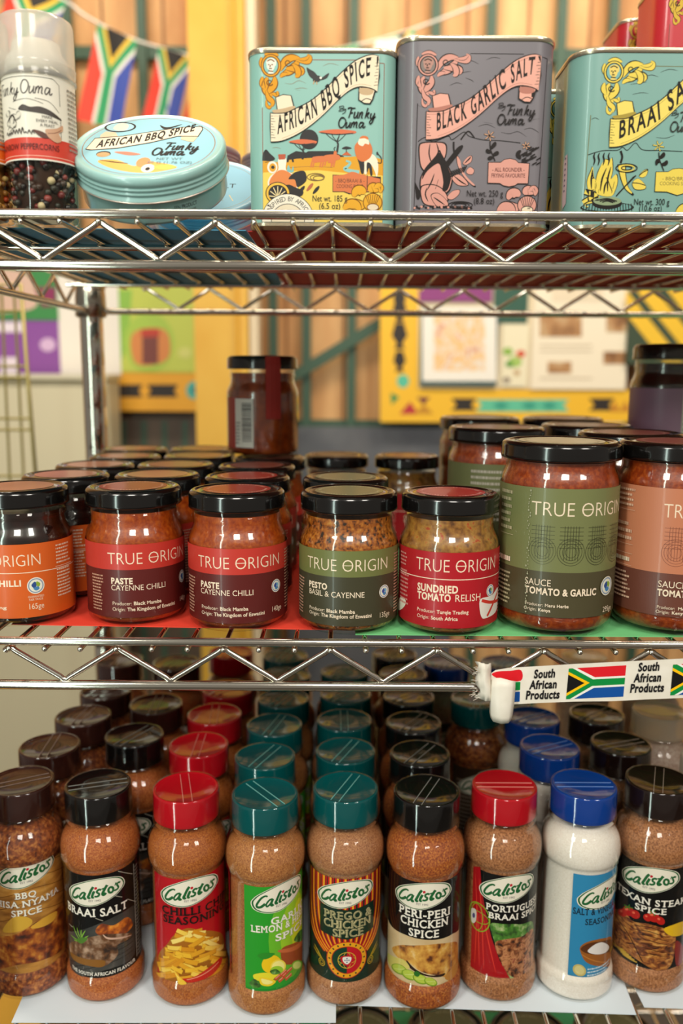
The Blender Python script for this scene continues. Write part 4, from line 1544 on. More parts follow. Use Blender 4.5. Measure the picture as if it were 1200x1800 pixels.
# 4 garlic lemon and herb: green, lemon, chopping block
U = UB(468, 1727, 250)
x0 = U(690, 1150)[0]
A = label_base(x0, 47, m_('#2a9a2a'))
A.ell(U(1010, 1110)[0], 45, 22, 40, m_('#6ab42a'))
A.ell(U(1030, 1110)[0], 46, 16, 32, m_('#9cc828'))
A.ell(U(1050, 1110)[0], 47, 10, 24, m_('#c8d828'))
A.rect(x0, 0, 47, 2.0, m_('#1f8a2c'), 12)
logo(A, U(940, 880)[0] + 1.5, U(940, 880)[1])
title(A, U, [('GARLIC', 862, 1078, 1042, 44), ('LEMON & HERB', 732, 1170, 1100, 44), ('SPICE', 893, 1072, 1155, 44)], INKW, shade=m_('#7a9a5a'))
A.blob([U(935, 1240), U(1000, 1210), U(1080, 1185), U(1080, 1330), U(1000, 1350), U(945, 1330)], m_('#a04a22'))
A.blob([U(935, 1240), U(1080, 1185), U(1080, 1215), U(940, 1262)], m_('#c8683a'))
A.blob([U(1020, 1190), U(1050, 1130), U(1085, 1120), U(1085, 1190)], GRASSY)
A.ell(870, 1335, 66, 62, m_('#f0c41c'), U)
A.blob([U(775, 1268), U(820, 1255), U(890, 1262), U(860, 1290), U(810, 1298)], m_('#2f8a28'))
A.ell(915, 1355, 52, 48, m_('#f4d84a'), U)
A.ell(915, 1355, 42, 38, m_('#f8ea8a'), U)
A.ell(905, 1380, 44, 30, m_('#9ac832'), U)
A.blob([U(750, 1400), U(830, 1390), U(930, 1410), U(880, 1440), U(770, 1440)], m_('#e8d832'))
A.blob([U(790, 1420), U(850, 1430), U(900, 1455), U(860, 1484), U(800, 1470)], m_('#f2cc2a'))
A.blob([U(803, 1430), U(850, 1442), U(880, 1457), U(850, 1472), U(812, 1462)], m_('#f8e888'))
A.blob([U(722, 1460), U(760, 1430), U(800, 1480), U(760, 1492)], GRASSY)
for u_, v_ in ((915, 1425), (940, 1440), (965, 1410), (985, 1430), (990, 1385), (950, 1400)):
    A.stroke([U(u_ - 22, v_ + 18), U(u_ + 20, v_ - 16)], 3.2, m_('#c8502a'))
    A.stroke([U(u_ - 18, v_ + 10), U(u_ + 18, v_ - 20)], 1.0, m_('#e89a7a'))
A.ell(1040, 1360, 36, 34, m_('#7ab82a'), U)
A.ell(1040, 1360, 28, 26, m_('#d8e47a'), U)
A.blob([U(860, 1380), U(900, 1370), U(930, 1400), U(880, 1405)], GRASSY)
A.rect(-47, 0, -40, 93, m_('#b01420'))
SPL['garlic'] = FIN(A)

# 5 prego: rays, dark panels, roundel with a shield
U = mkU(607.2, 1718, 540, 1520, 8.571, RB, HB, VB, KB)
DG = m_('#0c2a1c')
A = label_base(-42, 42, DG)
cu, cv = 615, 1350
cx, cyy = U(cu, cv)
for k in range(-7, 8):
    bx_ = k * 6.2
    pts = [(bx_, 93), (bx_ * .99, 62), (bx_ * .80, 40), (cx * .5 + bx_ * .42, 25)]
    A.stroke(pts, 3.9, m_('#c0141c'), None, (1, .6))
    A.stroke([(x + .5, y) for x, y in pts], 1.7, m_('#efa81c'), None, (1, .55))
    A.stroke([(x + 2.9 * (.4 + .6 * y / 93), y) for x, y in pts], 0.9, m_('#c0141c'), None, (1, .5))
A.poly([(-46, 0), (46, 0), (46, 12), (20, 21), (-20, 21), (-46, 12)], DG)
x0, x1 = U(205, 700)[0], U(1010, 700)[0]
A.poly([(x0, U(600, 1010)[1] + 2), (cx, U(600, 1035)[1]), (x1, U(600, 1010)[1] + 2), (x1, U(600, 560)[1] + 1), (cx, U(600, 585)[1]), (x0, U(600, 560)[1] + 1)], DG)
logo(A, U(618, 350)[0] + .5, U(618, 350)[1])
PG, PGH = m_('#8f8a62'), m_('#c9b98a')
for st, u0, u1, vb, px in (('PREGO &', 268, 975, 728, 115), ('CHICKEN', 262, 968, 862, 115), ('SPICE', 395, 865, 995, 115)):
    TX(A, U, 8.571, st, u0, u1, vb, px, PGH, bold=1, serif=True)
    TX(A, U, 8.571, st, u0 + 6, u1 + 6, vb + 4, px * .98, PG, bold=0)
for r, h in ((17.2, '#b8151c'), (16.5, '#e8a01c'), (12.8, '#b8151c')):
    A.ell(cx, cyy, r, r * .98, m_(h), n=40)
A.ell(cx, cyy, 12.2, 12, m_('#0d3a26'), n=40, a0=PI / 2, a1=1.5 * PI)
A.ell(cx, cyy, 12.2, 12, m_('#c01824'), n=40, a0=-PI / 2, a1=PI / 2)
for k in range(18):
    a = 2 * PI * k / 18
    A.ell(cx + 14.6 * math.cos(a), cyy + 14.4 * math.sin(a), 1.0, .7, DG, rot=a, n=8)
A.ring(cx, cyy, 7.2, 7.2, .5, m_('#d8b43a'))
A.ring(cx, cyy, 3.2, 7.2, .35, m_('#d8b43a'))
A.ring(cx, cyy, 7.2, 3.0, .35, m_('#d8b43a'))
A.stroke([(cx - 6, cyy - 4), (cx, cyy + 1), (cx + 6, cyy + 4)], .4, m_('#d8b43a'))
A.blob([(cx - 4.6, cyy + 3.6), (cx + 4.6, cyy + 3.6), (cx + 4.4, cyy - 1.5), (cx, cyy - 5), (cx - 4.4, cyy - 1.5)], m_('#c01824'), n=3)
A.blob([(cx - 3.1, cyy + 2.9), (cx + 3.1, cyy + 2.9), (cx + 2.9, cyy - 1.2), (cx, cyy - 3.6), (cx - 2.9, cyy - 1.2)], m_('#ece6da'), n=3)
for dx, dy in ((0, 1.7), (-1.6, 0), (0, 0), (1.6, 0), (0, -1.8)):
    A.ell(cx + dx, cyy + dy, .55, .65, m_('#2a3a7a'), n=8)
for sgn, (u_, v_) in ((-1, (235, 1385)), (1, (965, 1345))):
    x, y = U(u_, v_)
    A.ring(x, y, 3.0, 3.2, .6, m_('#c9a42a'), n=20)
    A.ring(x, y, 1.6, 1.7, .5, m_('#c9a42a'), n=16)
    A.stroke([(x, y + 3), (x + sgn * 5, y + 6), (x + sgn * 10, y + 9)], 1.6, m_('#a8871f'), None, 'leaf')
    A.stroke([(x - sgn * 1, y + 3), (x + sgn * 4, y + 8), (x + sgn * 9, y + 12)], 1.2, m_('#c9a42a'), None, 'leaf')
SPL['prego'] = FIN(A)

# 6 peri-peri: black over cream, chicken and lime
U = UB(742.2, 1722, 520)
A = label_base(-42, 42, BLK)
pts = [U(600, 1060), U(640, 1110), U(730, 1155), U(855, 1178), U(970, 1165), U(1050, 1125), U(1090, 1095)]
low = [(46, 0), (-46, 0)]
A.poly([(-46, pts[0][1] + 2)] + pts + [(46, pts[-1][1] + 2)] + low, noisy('cream_cloth', [(0.3, '#c9a878'), (0.6, '#dec498'), (0.8, '#eadab8')], 40, 3, 0.5, 0, 0.0))
A.blob([U(640, 1260), U(700, 1230), U(780, 1225), U(860, 1215), U(980, 1195), U(1080, 1185), U(1090, 1330), U(1060, 1430), U(960, 1420), U(840, 1400), U(760, 1350), U(680, 1320)], CHICK)
A.blob([U(740, 1330), U(800, 1385), U(900, 1420), U(1000, 1400), U(980, 1425), U(860, 1425), U(760, 1380)], m_('#2a140c'))
A.blob([U(610, 1300), U(660, 1320), U(720, 1330), U(760, 1380), U(700, 1400), U(620, 1380)], m_('#d8c86a'))
for u_, v_, r in ((690, 1400, 56), (760, 1430, 56), (835, 1452, 54), (905, 1465, 46)):
    A.ell(u_, v_, r, r * .62, m_('#7a9a22'), U, .3)
    A.ell(u_, v_ - 3, r * .86, r * .50, m_('#b8c84a'), U, .3)
    A.stroke([U(u_ - r * .6, v_), U(u_ + r * .6, v_ - 5)], .3, m_('#e0e49a'))
A.blob([U(790, 1410), U(810, 1398), U(832, 1412), U(820, 1436), U(798, 1432)], m_('#2a6a24'))
A.blob([U(1000, 1430), U(1050, 1360), U(1090, 1300), U(1090, 1400), U(1040, 1450)], m_('#c88a3a'))
logo(A, U(864, 885)[0], U(864, 885)[1])
title(A, U, [('PERI-PERI', 690, 1032, 1034, 52), ('CHICKEN', 698, 1020, 1098, 52), ('SPICE', 752, 962, 1165, 50)], INKW)
SPL['peri'] = FIN(A)

# 7 portuguese: black, red flag drape, braai meat
U = UB(876, 1712, 800, 3.0)
x0 = U(94, 850)[0]
A = label_base(x0, 47, BLK)
A.blob([U(185, 860), U(260, 850), U(340, 840), U(412, 830), U(412, 1120), U(290, 1140), U(240, 1040), U(210, 960)], GRASSY)
A.blob([U(210, 960), U(270, 930), U(340, 910), U(412, 860), U(412, 1110), U(300, 1130), U(240, 1050)], MINCE)
A.poly([U(94, 560), U(130, 560), U(138, 680), U(160, 800), U(190, 930), U(235, 1050), U(290, 1138), U(78, 1110)], m_('#a81018'))
for a_, b_, c_ in (((104, 600), (112, 800), (100, 1090)), ((124, 620), (138, 820), (150, 1110)), ((150, 840), (180, 980), (215, 1120)), ((110, 700), (120, 900), (126, 1100))):
    A.stroke([U(*a_), U(*b_), U(*c_)], 1.1, m_('#d8382c'), None, 'leaf')
A.ring(*U(120, 830), 10.5, 12.5, 1.0, m_('#8aa82a'), n=30)
A.ring(*U(112, 830), 6, 12, .6, m_('#8aa82a'), n=26)
A.ring(*U(120, 830), 10, 5, .6, m_('#8aa82a'), n=26)
A.blob([U(84, 790), U(108, 795), U(108, 850), U(94, 868), U(82, 850)], m_('#d8d0c4'))
A.ell(96, 825, 7, 14, m_('#4a4a7a'), U)
logo(A, U(292, 660)[0] + 1, U(292, 660)[1])
title(A, U, [('PORTUGUESE', 162, 470, 775, 33), ('BRAAI SPICE', 175, 450, 818, 31)], INKW, 3.0)
SPL['port'] = FIN(A)

# 8 salt and vinegar: blue with a salt bowl
U = UB(1009, 1706, 800, 3.0)
x0 = U(600, 860)[0]
A = label_base(x0, 47, m_('#2f86b4'))
logo(A, U(775, 650)[0] + 4, U(775, 650)[1])
title(A, U, [('SALT & VINEGAR', 612, 960, 782, 33, 690), ('SEASONING', 676, 950, 832, 31, 700)], m_('#12283a'), 3.0)
A.blob([U(652, 960), U(700, 920), U(770, 890), U(812, 880), U(816, 1020), U(760, 1045), U(690, 1040), U(660, 1005)], m_('#9a5a22'))
A.blob([U(656, 965), U(710, 925), U(790, 895), U(812, 892), U(812, 940), U(780, 970), U(720, 988), U(670, 985)], m_('#5a2f12'))
A.blob([U(690, 975), U(730, 930), U(770, 912), U(800, 930), U(785, 962), U(730, 985)], m_('#e8e0dc'))
A.stroke([U(660, 1000), U(720, 1020), U(812, 1005)], .8, m_('#c07a34'))
A.ell(648, 1088, 35, 32, m_('#c9b46a'), U)
A.ell(648, 1088, 26, 24, m_('#d8c888'), U)
tiny(A, U(690, 1075)[0], U(800, 1075)[0], U(745, 1095)[1], U(745, 1045)[1], 3, m_('#c8dce8'), 51)
SPL['salt'] = FIN(A)

# 9 texan steak: black, tomatoes, striped steak
U = UB(1136.7, 1694, 800, 3.0)
A = label_base(-42, 42, BLK)
A.blob([U(810, 830), U(870, 800), U(930, 850), U(1010, 845), U(1110, 850), U(1150, 880), U(1130, 1030), U(1060, 1090), U(960, 1060), U(870, 1020), U(810, 990)], RIBS)
for k in range(7):
    A.stroke([U(930 + k * 8, 870 + k * 22), U(1020, 862 + k * 24), U(1120, 872 + k * 20)], .7, m_('#3a1c0c'), None, 'leaf')
A.stroke([U(835, 830), U(900, 920), U(980, 1060)], .9, m_('#2a1206'))
A.blob([U(1090, 850), U(1160, 800), U(1195, 780), U(1195, 830), U(1130, 880)], m_('#e8b81c'))
for u_, v_, r in ((905, 800, 30), (875, 815, 24), (940, 810, 26), (1035, 800, 32), (1005, 812, 22), (1070, 812, 24)):
    A.ell(u_, v_, r, r * .9, m_('#b81c14'), U)
    A.ell(u_ - r * .3, v_ - r * .3, r * .3, r * .25, m_('#e86a4a'), U)
for u_ in (905, 1035):
    for k in range(5):
        a = k * 1.25
        A.stroke([U(u_, 778), U(u_ + 26 * math.cos(a), 778 + 16 * math.sin(a))], .9, m_('#3a7a24'))
for k in range(6):
    A.stroke([U(815 + k * 12, 985 + k * 12), U(880 + k * 14, 1020 + k * 10)], 1.1, m_('#c9a03a'), sm=0)
A.blob([U(1150, 900), U(1185, 930), U(1180, 1010), U(1150, 1030)], m_('#8a2018'))
logo(A, U(1030, 608)[0], U(1030, 608)[1])
title(A, U, [('TEXAN STEAK', 848, 1188, 742, 34), ('SPICE', 938, 1104, 784, 32)], INKW, 3.0)
SPL['texan'] = FIN(A)
A = label_base(-36, 36, m_('#3a2a1c'))
tiny(A, -30, 30, 10, 80, 16, m_('#8a7a6a'), 61)
logo(A, 0, 76)
SPL['plain'] = FIN(A)

G3 = 'spice bottles on the bottom shelf'


def bottle(cap, pw, lab, loc, label, rot=0.0, cap_rot=0.0, group=G3, wrap=True):
    t = thing('spice_bottle', label, 'spice bottle', loc, (0, 0, rot), group)
    link('contents', FILLS[pw], t)
    link('clear_bottle', BODY, t)
    link('label', SPL[lab], t)
    c = link('cap', CAPS[cap], t, (0, 0, 0), (0, 0, cap_rot))
    if wrap:
        link('shrink_film', WRAPM, c)
    return t


R_ = math.radians
FRONT = [('brown', 'flake', 'bbq', -0.2676, 0.6521, -62, 'barbecue spice bottle with brown cap and warm plank label'), ('black', 'rust', 'braai', -0.2011, 0.6476, -72, 'black capped braai salt bottle with black steak label'),
         ('red', 'red', 'chilli_chip', -0.1269, 0.6432, 14, 'red capped bottle with red label picturing chips'), ('teal', 'tan', 'garlic', -0.0607, 0.6341, 38, 'teal capped bottle with bright green lemon label'),
         ('teal', 'pink', 'prego', 0.0059, 0.6448, -22, 'teal capped bottle with red ray pattern and round shield label'), ('black', 'orange', 'peri', 0.0711, 0.6410, -24, 'black capped peri-peri bottle with chicken and lime label'),
         ('red', 'sand', 'port', 0.1378, 0.6505, 90, 'red capped bottle with black label and red flag drape'), ('blue', 'salt', 'salt', 0.2035, 0.6521, 90, 'blue capped bottle of white salt with blue label'),
         ('darkbrown', 'sand', 'texan', 0.2699, 0.6610, -22, 'dark capped bottle with black label of steak and tomatoes')]
for cap, pw, lab, x, y, cr, lb in FRONT:
    rz = facing(x, y)
    bottle(cap, pw, lab, (x, y, LB), lb, rz, R_(cr) - rz)
BACK = [('brown', 'flake', 'bbq', 'barbecue', [(-0.266, 0.7190), (-0.256, 0.786), (-0.252, 0.853), (-0.262, 0.948)]),
        ('black', 'rust', 'braai', 'braai salt', [(-0.194, 0.742), (-0.190, 0.817), (-0.193, 0.939)]),
        ('red', 'red', 'chilli_chip', 'chip seasoning', [(-0.128, 0.7215), (-0.124, 0.791), (-0.119, 0.858), (-0.134, 0.980)]),
        ('teal', 'tan', 'garlic', 'green lemon', [(-0.069, 0.7005), (-0.066, 0.768), (-0.060, 0.8345), (-0.060, 0.901), (-0.067, 0.9675)]),
        ('teal', 'pink', 'prego', 'ray pattern', [(0.005, 0.7115), (0.004, 0.779), (0.004, 0.8455), (0.008, 0.912)]),
        ('black', 'orange', 'peri', 'peri-peri', [(0.072, 0.7075), (0.072, 0.774), (0.071, 0.8405), (0.070, 0.907), (0.069, 0.9735)]),
        ('blue', 'salt', 'salt', 'white salt', [(0.193, 0.724), (0.190, 0.791)]),
        ('darkbrown', 'sand', 'texan', 'steak and tomato', [(0.261, 0.730), (0.257, 0.797)])]
ORD = ['first', 'second', 'third', 'fourth', 'fifth']
CN = {'brown': 'brown', 'black': 'black', 'red': 'red', 'teal': 'teal', 'blue': 'blue', 'darkbrown': 'dark brown'}
for cap, pw, lab, nm, pts in BACK:
    for k, (x, y) in enumerate(pts):
        cr = {'brown': -28, 'black': -30, 'red': -20, 'teal': -25, 'blue': -60, 'darkbrown': -40}[cap] + 17 * math.sin(k * 2.1)
        cp = 'black' if (lab, k) == ('bbq', 9) else 'brown' if lab == 'braai' and k > 0 else cap
        bottle(cp, pw, lab, (x, y, LB), '%s capped spice bottle, %s one behind the front %s bottle' % (CN[cp], ORD[k], nm), facing(x, y) + R_(12 * math.sin(k * 1.7 + x * 40)), R_(cr))
bottle('teal', 'flake', 'plain', (0.147, 0.832, LB), 'dark brown labelled bottle with teal cap, alone in the gap behind the flag drape bottle', 0.2, R_(-20))
bottle('blue', 'rose', 'plain', (0.122, 0.946, LB), 'blue capped bottle at the back beside the black capped line', 0.4, R_(-50))
bottle('blue', 'salt', 'salt', (0.190, 0.946, LB), 'blue capped bottle at the back behind the folded tape end', 0.4, R_(-50))
for (x, y), lb in (((0.326, 0.808), 'clear capped jar of pale salt below the flag tape'), ((0.334, 0.702), 'clear capped jar of pale salt at the picture edge beside the dark cap'),
                   ((0.296, 0.972), 'clear capped jar of pale salt at the back, the inner of two'), ((0.366, 0.934), 'clear capped jar of pale salt at the back, the outer of two'),
                   ((0.392, 0.775), 'clear capped jar of pale salt standing outermost on the shelf')):
    t = thing('salt_jar', lb, 'salt jar', (x, y, LB), (0, 0, 0.3), 'clear capped salt jars on the bottom shelf')
    link('contents', FILLS['rose'], t)
    link('clear_bottle', BODY, t)
    link('cap', CAPS['clear'], t)
# lids below the bottom shelf, seen between the wires
for k, (x, y, kd, lb) in enumerate(((0.026, 0.800, 'tall_green', 'dark lidded jar on the lowest shelf below the ray pattern bottle'), (0.122, 0.805, 'tall_green', 'dark lidded jar on the lowest shelf below the peri-peri bottle'),
                                    (0.205, 0.800, 'tall_salmon', 'dark lidded jar on the lowest shelf below the flag drape bottle'), (0.302, 0.805, 'tall_salmon', 'dark lidded jar on the lowest shelf below the salt bottle'))):
    jar(kd, (x, y, LL), lb, 0.4 * k, stk='olive', group='jars on the lowest shelf')
bxr = thing('cardboard_box', 'tall mustard yellow cardboard box standing beside the shelving below the barbecue bottle', 'box', (-0.408, 0.86, 0))
q = MB(); q.box((0, 0, 0.373), (0.17, 0.36, 0.745), noisy('mustard_card', [(0.3, '#b8862a'), (0.7, '#d0a03a')], 30)); q.build('body', bxr)
for sx in (-1, 1):
    q = MB(); q.box((sx * 0.0425, 0, 0.7462), (0.084, 0.36, 0.0016), mat('#c9982f', 0.7)); q.build('flap', bxr)


def make_room(kinds, shelf_z):
    """goods that would touch are moved a few millimetres apart, the front row least of all"""
    its = [(o, kinds[o.name.split('.')[0]]) for o in bpy.data.objects if o.parent is None and o.name.split('.')[0] in kinds and abs(o.location.z - shelf_z) < 0.01]
    for _ in range(80):
        for i, (a, ra) in enumerate(its):
            for b, rb in its[i + 1:]:
                dx, dy = b.location.x - a.location.x, b.location.y - a.location.y
                d = math.hypot(dx, dy)
                gap = ra + rb + 0.0002 - d
                if gap > 0:
                    wa, wb = (0.15 if a.location.y < 0.668 else 1.0), (0.15 if b.location.y < 0.668 else 1.0)
                    k = gap / d / (wa + wb)
                    a.location.x -= dx * k * wa
                    a.location.y -= dy * k * wa
                    b.location.x += dx * k * wb
                    b.location.y += dy * k * wb


make_room({'spice_bottle': 0.0333, 'salt_jar': 0.0330}, LB)
make_room({'preserve_jar': 0.0381, 'sauce_jar': 0.0452}, LM)
make_room({'sauce_jar': 0.0447}, LL)

# ------------------------------------------------------------------ square tins of the top shelf
INK = mat('#15110e', 0.55, spec=0.2)
RIM = mat('#cfc3aa', 0.25, 0.9, name='tin_rim')


def rrect(W, D, rc, n=8):
    pts = []
    for cx, cy_, a0 in ((W / 2 - rc, D / 2 - rc, 0), (-W / 2 + rc, D / 2 - rc, PI / 2), (-W / 2 + rc, -D / 2 + rc, PI), (W / 2 - rc, -D / 2 + rc, 1.5 * PI)):
        for k in range(n + 1):
            a = a0 + PI / 2 * k / n
            pts.append((cx + rc * math.cos(a), cy_ + rc * math.sin(a)))
    return pts


def tin_meshes(W, D, H, rc, hexc):
    k = 0.001
    body = MB()
    m = mat(hexc, 0.38, coat=0.35)
    body.prism([(x * k, y * k) for x, y in rrect(W, D, rc)], 0.0015, (H - 3.2) * k, m, True)
    body.prism([(x * k, y * k) for x, y in rrect(W + 1.0, D + 1.0, rc + .5)], 0.0, 0.0022, RIM, True)
    rim = MB()
    P_ = [(H - 3.4, 0.6), (H - 3.0, 1.5), (H - 0.9, 1.7), (H, 0.8), (H, -2.4), (H - 1.8, -4.2)]
    loops = [[(x * k, y * k, z * k) for x, y in rrect(W + g, D + g, rc + g / 2)] for z, g in P_]
    n = len(loops[0])
    rim.add([v for lp in loops for v in lp], [(i * n + j, i * n + (j + 1) % n, (i + 1) * n + (j + 1) % n, (i + 1) * n + j) for i in range(len(loops) - 1) for j in range(n)], RIM, True)
    lid = MB()
    lid.prism([(x * k, y * k) for x, y in rrect(W - 4, D - 4, rc - 2)], (H - 3.2) * k, (H - 1.7) * k, RIM, True)
    return body.mesh('body'), rim.mesh('rim'), lid.mesh('lid')


# the printed artwork is traced in the coordinates of one tin (u, v) and carried to the others
BANNER_TOP = [(222, 640), (240, 645), (330, 640), (400, 610), (500, 560), (600, 480), (700, 380), (800, 290), (880, 248), (940, 235), (982, 245)]
BANNER_BOT = [(222, 840), (300, 832), (400, 790), (500, 725), (600, 640), (700, 540), (780, 475), (850, 450), (930, 462), (972, 485)]
BASEL = [(222, 795), (270, 785), (400, 735), (500, 682), (560, 645), (620, 595), (700, 515), (760, 455), (850, 398), (920, 370), (980, 365)]


def interp(pts, x):
    for (a, b), (c, d) in zip(pts, pts[1:]):
        if x <= c:
            return b + (d - b) * (x - a) / (c - a)
    return pts[-1][1]


def swirl(cx, cy_, r, turns, a0, sg=1, n=14):
    return [(cx + r * (1 - 0.8 * k / n) * math.cos(a0 + sg * turns * 2 * PI * k / n), cy_ + r * (1 - 0.8 * k / n) * math.sin(a0 + sg * turns * 2 * PI * k / n)) for k in range(n + 1)]


def ornament(A, T, gold, ink, skin, ground, only_badge=False):
    g, i_ = mat(gold, .5, spec=.25), mat(ink, .5, spec=.25)

    def lf(pts, w):
        A.stroke(pts, w * 1.35, i_, T, 'leaf')
        A.stroke(pts, w, g, T, 'leaf')
    for pts, w in (([(290, 345), (320, 285), (370, 255), (430, 260)], 4.2), ([(300, 370), (350, 350), (395, 310), (420, 270)], 4.4), ([(330, 330), (390, 330), (440, 345), (430, 375)], 4.2),
                   ([(380, 300), (410, 330), (415, 370), (395, 385)], 3.6), ([(400, 270), (445, 280), (490, 280), (500, 250), (480, 232)], 2.6), ([(420, 265), (465, 262), (495, 240)], 2.0),
                   ([(290, 390), (310, 370), (345, 365)], 2.4), ([(200, 390), (185, 440), (195, 490), (235, 520)], 4.4), ([(250, 385), (250, 430), (225, 470), (200, 500)], 4.2), ([(165, 385), (160, 430), (180, 470)], 3.0),
                   ([(190, 480), (205, 530), (235, 560), (230, 595)], 3.0), ([(230, 500), (265, 510), (270, 485)], 2.4), ([(190, 545), (195, 585), (215, 600), (228, 580)], 1.8), ([(160, 250), (155, 290), (165, 330)], 2.4), ([(180, 235), (230, 225), (280, 240)], 2.6)):
        lf(pts, w)
    for cx, cy_, r in ((345, 290, 26), (215, 425, 26)):
        A.stroke(swirl(cx, cy_, r, 1.3, .5), 0.8, i_, T, (1, .5), sm=0)
    A.ell(225, 310, 72, 80, i_, T)
    A.ell(225, 310, 66, 74, g, T)
    A.ell(225, 310, 56, 64, i_, T)
    A.ell(225, 310, 49, 57, mat(ground, .5, spec=.25), T)
    if only_badge:
        return
    s = mat(skin, .5, spec=.25)
    A.blob([(196, 290), (215, 272), (245, 275), (255, 300), (248, 330), (235, 352), (250, 362), (205, 364), (215, 345), (198, 325)], s, T)
    A.blob([(192, 296), (200, 268), (235, 258), (262, 278), (258, 312), (245, 290), (215, 285)], s, T)
    for p in (((205, 305), (215, 302)), ((228, 302), (240, 304)), ((212, 330), (232, 330)), ((222, 305), (218, 320)), ((200, 280), (225, 268), (250, 282)), ((206, 346), (240, 350))):
        A.stroke(list(p), 0.7, i_, T, sm=3)


def banner(A, T, paper, shade, ink, st, ubeg=270, uend=920):
    p, i_, sh = mat(paper, .5, spec=.25), mat(ink, .5, spec=.25), mat(shade, .5, spec=.25)
    for pts, m in (([(255, 530), (310, 508), (368, 515), (392, 608), (335, 655), (268, 640)], i_), ([(260, 533), (310, 514), (363, 519), (384, 606), (333, 648), (274, 634)], p)):
        A.poly(pts, m, T)
    A.blob([(235, 620), (300, 610), (385, 590), (390, 610), (330, 642), (250, 640)], sh, T)
    for pts, m in (([(840, 455), (965, 468), (945, 540), (925, 575), (880, 572), (838, 545)], i_), ([(848, 460), (955, 470), (935, 540), (918, 567), (882, 565), (846, 542)], p)):
        A.poly(pts, m, T)
    A.blob([(850, 500), (900, 512), (940, 500), (938, 470), (852, 462)], sh, T, 3)
    A.stroke([(860, 555), (895, 535), (930, 545)], .5, i_, T)
    top, bot = smooth_path(BANNER_TOP, 4), smooth_path(BANNER_BOT, 4)
    A.poly([(u - 5, v - 6) for u, v in top] + [(988, 380)] + [(u - 2, v + 7) for u, v in reversed(bot)] + [(214, 740)], i_, T)
    A.poly(top + [(980, 370)] + list(reversed(bot)) + [(221, 740)], p, T)
    A.stroke([(u, v + 16) for u, v in BANNER_TOP[1:-1]], .28, sh, T)
    A.stroke([(u, v - 14) for u, v in BANNER_BOT[1:-1]], .28, sh, T)
    for k in range(9):
        A.stroke([(224, 660 + k * 19), (224 + 14 + 8 * (k % 3), 662 + k * 19)], .3, i_, T)
        A.stroke([(980 - k, 265 + k * 22), (966 - k - 6 * (k % 3), 268 + k * 22)], .3, i_, T)
    h = abs(T(0, 0)[1] - T(0, 116)[1])
    x0, x1 = T(ubeg, 0)[0], T(uend, 0)[0]

    def warp(x, y):
        u = ubeg + (uend - ubeg) * (x - x0) / (x1 - x0)
        yb = T(0, interp(BASEL, u))[1]
        sl = (interp(BASEL, u - 12) - interp(BASEL, u + 12)) / 24
        return (x - y * sl * 0.35, yb + y)
    A.text(st, (x0 + x1) / 2, 0, h, i_, bold=1, fit=x1 - x0, slant=0.12, sp=0.12, warp=warp, serif=False)


SCRIPT1 = [[(375, 255), (430, 235), (480, 245), (540, 245)], [(462, 250), (430, 350), (395, 450)], [(420, 350), (490, 340)], [(530, 320), (508, 425), (530, 450), (570, 400), (597, 320)], [(597, 320), (580, 440), (602, 445)],
           [(640, 330), (615, 452)], [(625, 400), (668, 330), (690, 345), (670, 440), (692, 450)], [(805, 240), (740, 460)], [(760, 380), (830, 335), (800, 380), (772, 388)], [(775, 385), (820, 460)],
           [(875, 350), (855, 440), (882, 460), (930, 390), (945, 345)], [(945, 345), (920, 480), (870, 570), (840, 550), (860, 500), (970, 420)]]
SCRIPT2 = [[(300, 450), (240, 450), (190, 540), (200, 630), (250, 655), (310, 600), (335, 510), (300, 450)], [(360, 540), (340, 630), (360, 655), (410, 600), (432, 540)], [(432, 540), (415, 640), (437, 650)],
           [(470, 545), (445, 655)], [(455, 610), (500, 540), (520, 555), (500, 650)], [(508, 600), (555, 540), (575, 555), (558, 640), (582, 650)], [(705, 550), (650, 548), (618, 620), (640, 655), (690, 600), (715, 545)], [(715, 545), (700, 640), (725, 650), (752, 620)]]
SCRIPT0 = [[(200, 210), (215, 300)], [(200, 212), (280, 200), (285, 240), (220, 255)], [(225, 255), (290, 270), (270, 300), (180, 305)], [(305, 250), (302, 288), (335, 262)], [(337, 258), (320, 330), (260, 365)]]


def script(A, T, ink, w=1.0, parts=(0, 1, 2), fn=lambda u, v: (u / 3 + 640, v / 3 + 520)):
    i_ = mat(ink, .5, spec=.25)
    f = lambda u, v: T(*fn(u, v))
    if 0 in parts:
        for p in SCRIPT0:
            A.stroke(p, .4 * w, i_, f)
    for n_, S_ in ((1, SCRIPT1), (2, SCRIPT2)):
        if n_ in parts:
            for p in S_:
                A.stroke(p, .8 * w, i_, f, (1.15, .8))


def frame(A, T, ink, u0=162, u1=1020, v0=268, v1=1420):
    m = mat(ink, .45)
    w = .55
    for a, b in (((500, v0), (860, v0)), ((985, v0 + 20), (u1, v0 + 20)), ((u1, v0 + 20), (u1, v1)), ((u0, 600), (u0, v1))):
        A.stroke([T(*a), T(*b)], w, m)


